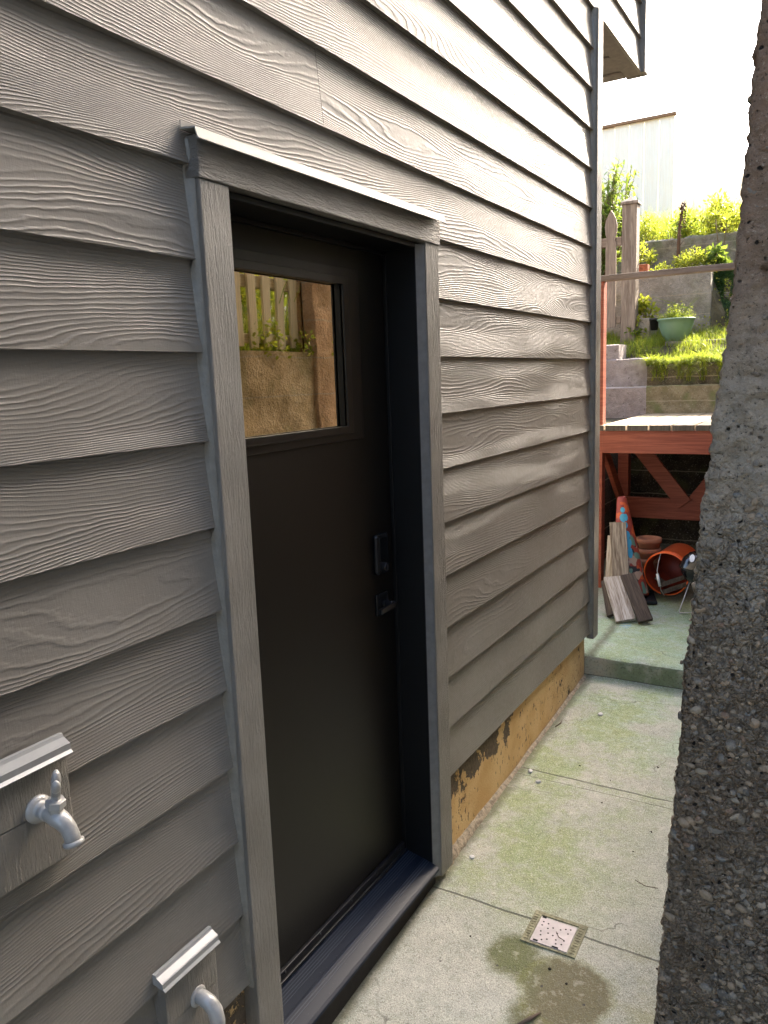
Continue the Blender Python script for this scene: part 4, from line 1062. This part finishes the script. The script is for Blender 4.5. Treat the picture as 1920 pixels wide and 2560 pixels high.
for (u, z, r1, r2_) in ((.25, .655, .016, .020), (.22, .60, .024, .030), (.30, .545, .026, .026), (.42, .475, .028, .034), (.55, .42, .024, .036), (.62, .35, .018, .040), (.6, .60, .016, .026), (.1, .52, .012, .018)):
    b = MB(); N_ = 14; pc = []
    for k in range(N_):
        t = 2*pi*k/N_; zz = z + sin(t)*r2_; rad = .128 + (zz-.05)*(.034-.128)/.675 + .0015; an = -pi/2 + u*.9 + cos(t)*r1/rad
        pc.append(tuple(tl @ Vector((rad*cos(an), rad*sin(an), zz)) + cb))
    rad = .128 + (z-.05)*(.034-.128)/.675 + .003; an = -pi/2 + u*.9; ctr = tuple(tl @ Vector((rad*cos(an), rad*sin(an), z)) + cb)
    b.v = pc + [ctr]
    for k in range(N_): b.face((k, (k+1) % N_, N_))
    b.build('paint_drop', M_BLUE, cn, smooth=True)
# boards
def board(label, p0, p1, wd, th, mat, up_, seed, group='weathered boards leaning by the cone', mid=None):
    b = MB(); rg = random.Random(seed); p0, p1 = Vector(p0), Vector(p1); Lb = (p1-p0).length; d = (p1-p0)/Lb; U = Vector(up_); s_ = d.cross(U).normalized(); U = s_.cross(d)
    n = 10; rows = []
    for i in range(n+1):
        t = i/n; w_ = wd*(1+.03*noise.noise(Vector((t*5, seed, 0)))); e = (.010 if i in (0, n) else 0)*(rg.random()-.5); z = Lb*t
        rows.append([(-w_/2, -th/2, z+e), (w_/2, -th/2, z-e), (w_/2, th/2, z-e), (-w_/2, th/2, z+e), (-w_/2, -th/2, z+e)])
    b.grid(rows, 0, rg.random()); b.poly(rows[0][:4][::-1]); b.poly(rows[-1][:4])
    o = b.build('wooden_board', mat, recalc=True, bevel=.002); o['category'] = 'board'; o['label'] = label
    o.matrix_world = Matrix(((s_.x, U.x, d.x, p0.x), (s_.y, U.y, d.y, p0.y), (s_.z, U.z, d.z, p0.z), (0, 0, 0, 1)))
    if group: o['group'] = group
    return o
M_GB = wood('grey_weathered_board', (.13, .10, .08), (.42, .37, .32), 'z', .7, .85, .002)
M_WB = wood('peeling_white_board', (.20, .15, .11), (.58, .53, .47), 'z', .8, .85, .002)
M_BB = wood('dark_brown_board', (.045, .033, .024), (.11, .08, .06), 'z', .9, .85, .002)
board('tall grey weathered board leaning against the traffic cone', (-.048, 5.42, gU(5.4)+.012), (-.118, 5.52, .47), .112, .022, M_GB, (.15, -1, 0), 1)
board('pale peeling board leaning left of the tall grey one', (-.158, 5.50, gU(5.5)+.012), (-.150, 5.56, .36), .10, .020, M_WB, (-.35, -1, 0), 2)
board('grey peeling plank lying tilted in front of the cone', (.058, 5.06, gU(5.05)+.02), (-.092, 5.31, .120), .125, .026, M_WB, (.25, -.75, .7), 3)
board('dark brown plank right of the grey peeling plank', (.182, 5.08, gU(5.05)+.028), (.0, 5.33, .140), .095, .028, M_BB, (.30, -.75, .7), 4)
board('narrow dark plank edge left of the grey peeling plank', (-.055, 5.12, gU(5.05)+.022), (-.155, 5.34, .080), .05, .028, M_BB, (-.35, -.8, .5), 5)
# terracotta pots nested
M_TER = plain('terracotta_clay', (.36, .15, .085), .8, .3, 0, .15, 12, .0008, 120)
for i, z in enumerate((.0, .075, .15)):
    pc = Vector((.022+.004*i, 5.86, gU(5.86)+.085+z))
    b = MB(); b.lathe([(0, 0), (.060, 0), (.078, .13), (.0885, .132), (.090, .165), (.083, .167), (.076, .13), (.065, .02), (0, .02)], 32, T=pc)
    tag(b.build('terracotta_pot', M_TER, smooth=True, loc=pc), ('lowest terracotta pot of the nested stack under the deck', 'middle terracotta pot of the nested stack under the deck', 'topmost terracotta pot of the nested stack under the deck')[i], 'pot', 'terracotta pots nested in a stack')
b = MB(); b.box(-.06, .10, 5.80, 5.94, gU(5.86), gU(5.86)+.084); tag(b.build('wood_block', M_BB, bevel=.003, loc=(.02, 5.87, -.1)), 'dark wooden block beneath the terracotta pots', 'block')
# bucket lying on its side
bk_c = Vector((.200, 5.62, .100)); axd = Vector((.10, .97, .05)).normalized()
bk = empty('bucket', (.2, 5.7, -.08), 'orange bucket lying on its side with its mouth towards the alley', 'bucket')
Rb = axd.to_track_quat('Z', 'Y').to_matrix()
b = MB(); b.lathe([(.150, .0), (.158, .0), (.160, .010), (.157, .022), (.152, .024), (.150, .05), (.153, .052), (.153, .060), (.149, .062), (.138, .36), (.0, .36)], 48, R=Rb, T=bk_c, closed=True); b2 = MB(); b2.lathe([(.1495, .012), (.146, .03), (.134, .352), (0, .352)], 48, R=Rb, T=bk_c, closed=True); b2.build('bucket_inner_shade', plain('shaded_orange_plastic', (.22, .025, .008), .5, .4, 0, .3, 12), bk, smooth=True)  # darker inner skin paints the shade inside the bucket
b.build('bucket_shell', plain('orange_plastic', (.80, .12, .02), .38, .5, 0, .06, 6), bk, smooth=True)
b = MB()
h0 = Vector((.165, 5.60, .252)); b.tube([h0, (.160, 5.56, .20), (.155, 5.54, .135), (.165, 5.53, .10), (.176, 5.53, .055), (.185, 5.53, .005), (.205, 5.56, -.045)], .0022, 8); b.build('wire_handle', plain('steel_wire', (.55, .55, .55), .3, .5, .9), bk, smooth=True)
b = MB(); b.tube([(.158, 5.53, .118), (.178, 5.53, .03)], .0095, 14); b.build('handle_grip', plain('white_plastic', (.72, .72, .72), .45, .4), bk, smooth=True)
for i, (x, z, y, L_, r_) in enumerate(((.245, .045, 5.66, .19, 24), (.262, .0, 5.64, .20, 24), (.155, .025, 5.70, .09, -35))):
    b = MB(); c = Vector((x, y, z)); d = Vector((cos(radians(r_)), .15, sin(radians(r_)))); b.bar(c-d*L_/2, c+d*L_/2, .09, .032, upv=(0, .2, 1)); tag(b.build('wood_offcut', M_BB, bevel=.002, loc=c), ('brown wood offcut uppermost inside the orange bucket', 'brown wood offcut lowest inside the orange bucket', 'short dark offcut at the left inside the orange bucket')[i], 'wood offcut', 'offcuts inside the bucket')
# little kettle grill
gc = Vector((.455, 5.47, .20)); gr = empty('kettle_grill', (.455, 5.47, gU(5.47)), 'small black kettle grill on wire legs beside the orange bucket', 'grill')
M_ENAM = plain('black_enamel', (.008, .008, .009), .15, .6)
b = MB(); b.lathe([(0, -.115), (.05, -.11), (.10, -.08), (.128, -.03), (.134, .0), (.139, .002), (.139, .007), (.13, .006), (0, .0)], 40, T=gc); b.build('grill_bowl', M_ENAM, gr, smooth=True)
b = MB(); b.lathe([(.141, .0085), (.141, .016), (.134, .03), (.115, .07), (.08, .10), (.04, .115), (0, .118)], 40, T=gc); b.build('grill_lid', M_ENAM, gr, smooth=True)
b = MB(); b.tube([gc+Vector((-.012, 0, .117)), gc+Vector((-.012, 0, .14)), gc+Vector((.04, 0, .14)), gc+Vector((.04, 0, .112))], .006, 8); b.build('lid_handle', M_ENAM, gr, smooth=True)
M_WIRE = plain('grey_wire_leg', (.42, .42, .42), .4, .5, .6); zg = gU(5.45)+.004
for (dx, dy) in ((-.115, -.05), (.11, -.06)):
    b = MB(); b.tube([gc+Vector((dx*.55, dy*.6, -.09)), (gc.x+dx*1.05, gc.y+dy*1.4, zg+.01), (gc.x+dx*1.0, gc.y+dy*1.6, zg), (gc.x+dx*.3, gc.y-.10, zg+.02), (gc.x+dx*.1, gc.y-.03, gc.z-.10)], .0045, 8); b.build('leg', M_WIRE, gr, smooth=True)
b = MB(); n = 16
p0 = [gc + Vector((-.045+.018*cos(2*pi*k/n), 0, .085+.022*sin(2*pi*k/n))) for k in range(n)]
b.v = [tuple(Vector((p.x, gc.y - sqrt(max(0, .142**2-(p.x-gc.x)**2 - ((p.z-gc.z)*1.1)**2)) - .0035, p.z))) for p in p0]
b.face(range(n)); b.build('lid_mark', plain('pale_label', (.6, .62, .65), .5), gr)

# ------------------------------------------------------------------ litter on the paving
M_LIT = plain('dark_litter', (.07, .055, .04), .9, .2); M_SHELL = plain('pale_pebble', (.62, .60, .56), .7, .3)
def pebb(x, y, r, mat, seed, label, base=None, cat='pebble', group=None):
    b = MB(); z = (gz(y) if y < 4.4 else gz2(y)) + r*.45; pebble(b, Vector((0, 0, 0)), Vector((0, 0, 1)), r, seed, 0); o = b.build(cat, mat, smooth=True); o.location = (x, y, z); tag(o, label, cat, group); return o
pebb(.195, 3.95, .014, M_SHELL, 2, 'small striped pale shell lying mid-path before the step', cat='shell')
pebb(.115, 3.20, .011, M_SHELL, 5, 'white pebble beside the cross joint of the paving', cat='pebble')
pebb(.05, 3.27, .012, M_SHELL, 6, 'white pebble on the cross joint near the foundation', cat='pebble')
pebb(.06, 2.58, .012, M_SHELL, 8, 'white pebble at the foot of the door casing', cat='pebble')
rg = random.Random(41)
for i in range(26):
    x = rg.uniform(.12, .8); y = rg.uniform(1.95, 3.6); 
    if rg.random() < .6: x = rg.uniform(.5, .85)
    pebb(x, y, rg.uniform(.0025, .006), M_LIT, 60+i, 'tiny dark pebble scattered on the concrete path', cat='pebble', group='tiny dark pebbles scattered on the path')
def twig(label, pts, r):
    b = MB(); b.tube([(x, y, (gz(y) if y < 4.4 else gz2(y))+.004+dz) for x, y, dz in pts], r, 6); tag(b.build('twig', plain('dry_twig', (.15, .11, .08), .9, .1), smooth=True), label, 'twig')
twig('thick dry twig at the bottom of the picture by the stain', ((.50, 1.93, 0), (.525, 1.965, .004), (.545, 2.0, .002)), [.005, .006, .003])
twig('thin curved twig lying across the drain plate', ((.485, 2.335, .006), (.50, 2.315, .006), (.522, 2.308, .006)), [.0012, .0016, .001])
twig('short dark twig beside the foundation', ((.02, 3.73, 0), (.035, 3.77, .003), (.03, 3.81, .001)), [.002, .003, .001])
twig('thin dark twig on the path right of the damp stain', ((.66, 2.72, 0), (.70, 2.70, .002), (.745, 2.71, 0)), [.001, .0015, .001])

# ------------------------------------------------------------------ stucco houses added across the alley and beside the camera to block sky light
nh = empty('blocker_house', (4.6, -2, -.4), 'plain stucco house added out of view across the alley to block sky light', 'house')
M_ST = plain('beige_stucco', (.50, .46, .40), .9, .2, 0, .12, 3, .003, 90)
b = MB(); b.box(2.5, 7, -7, 1.2, -.6, 5.4); b.build('wall', M_ST, nh)
b = MB(); b.box(2.3, 7.3, -7.3, 1.5, 5.41, 5.55); b.build('roof', plain('dark_roofing', (.06, .055, .05), .9, .2), nh)

nh = empty('blocker_house', (7.6, 7, 1.6), 'second plain stucco house added beyond the right-hand garden wall to block sky light', 'house')
b = MB(); b.box(4.1, 10, 2.3, 12.5, 1.0, 9.4); b.build('wall', M_ST, nh)  # added bulk, sized to hold low sky light off the siding
b = MB(); b.box(3.85, 10.3, 2.1, 12.8, 9.41, 9.55); b.build('roof', plain('dark_roofing', (.06, .055, .05), .9, .2), nh)
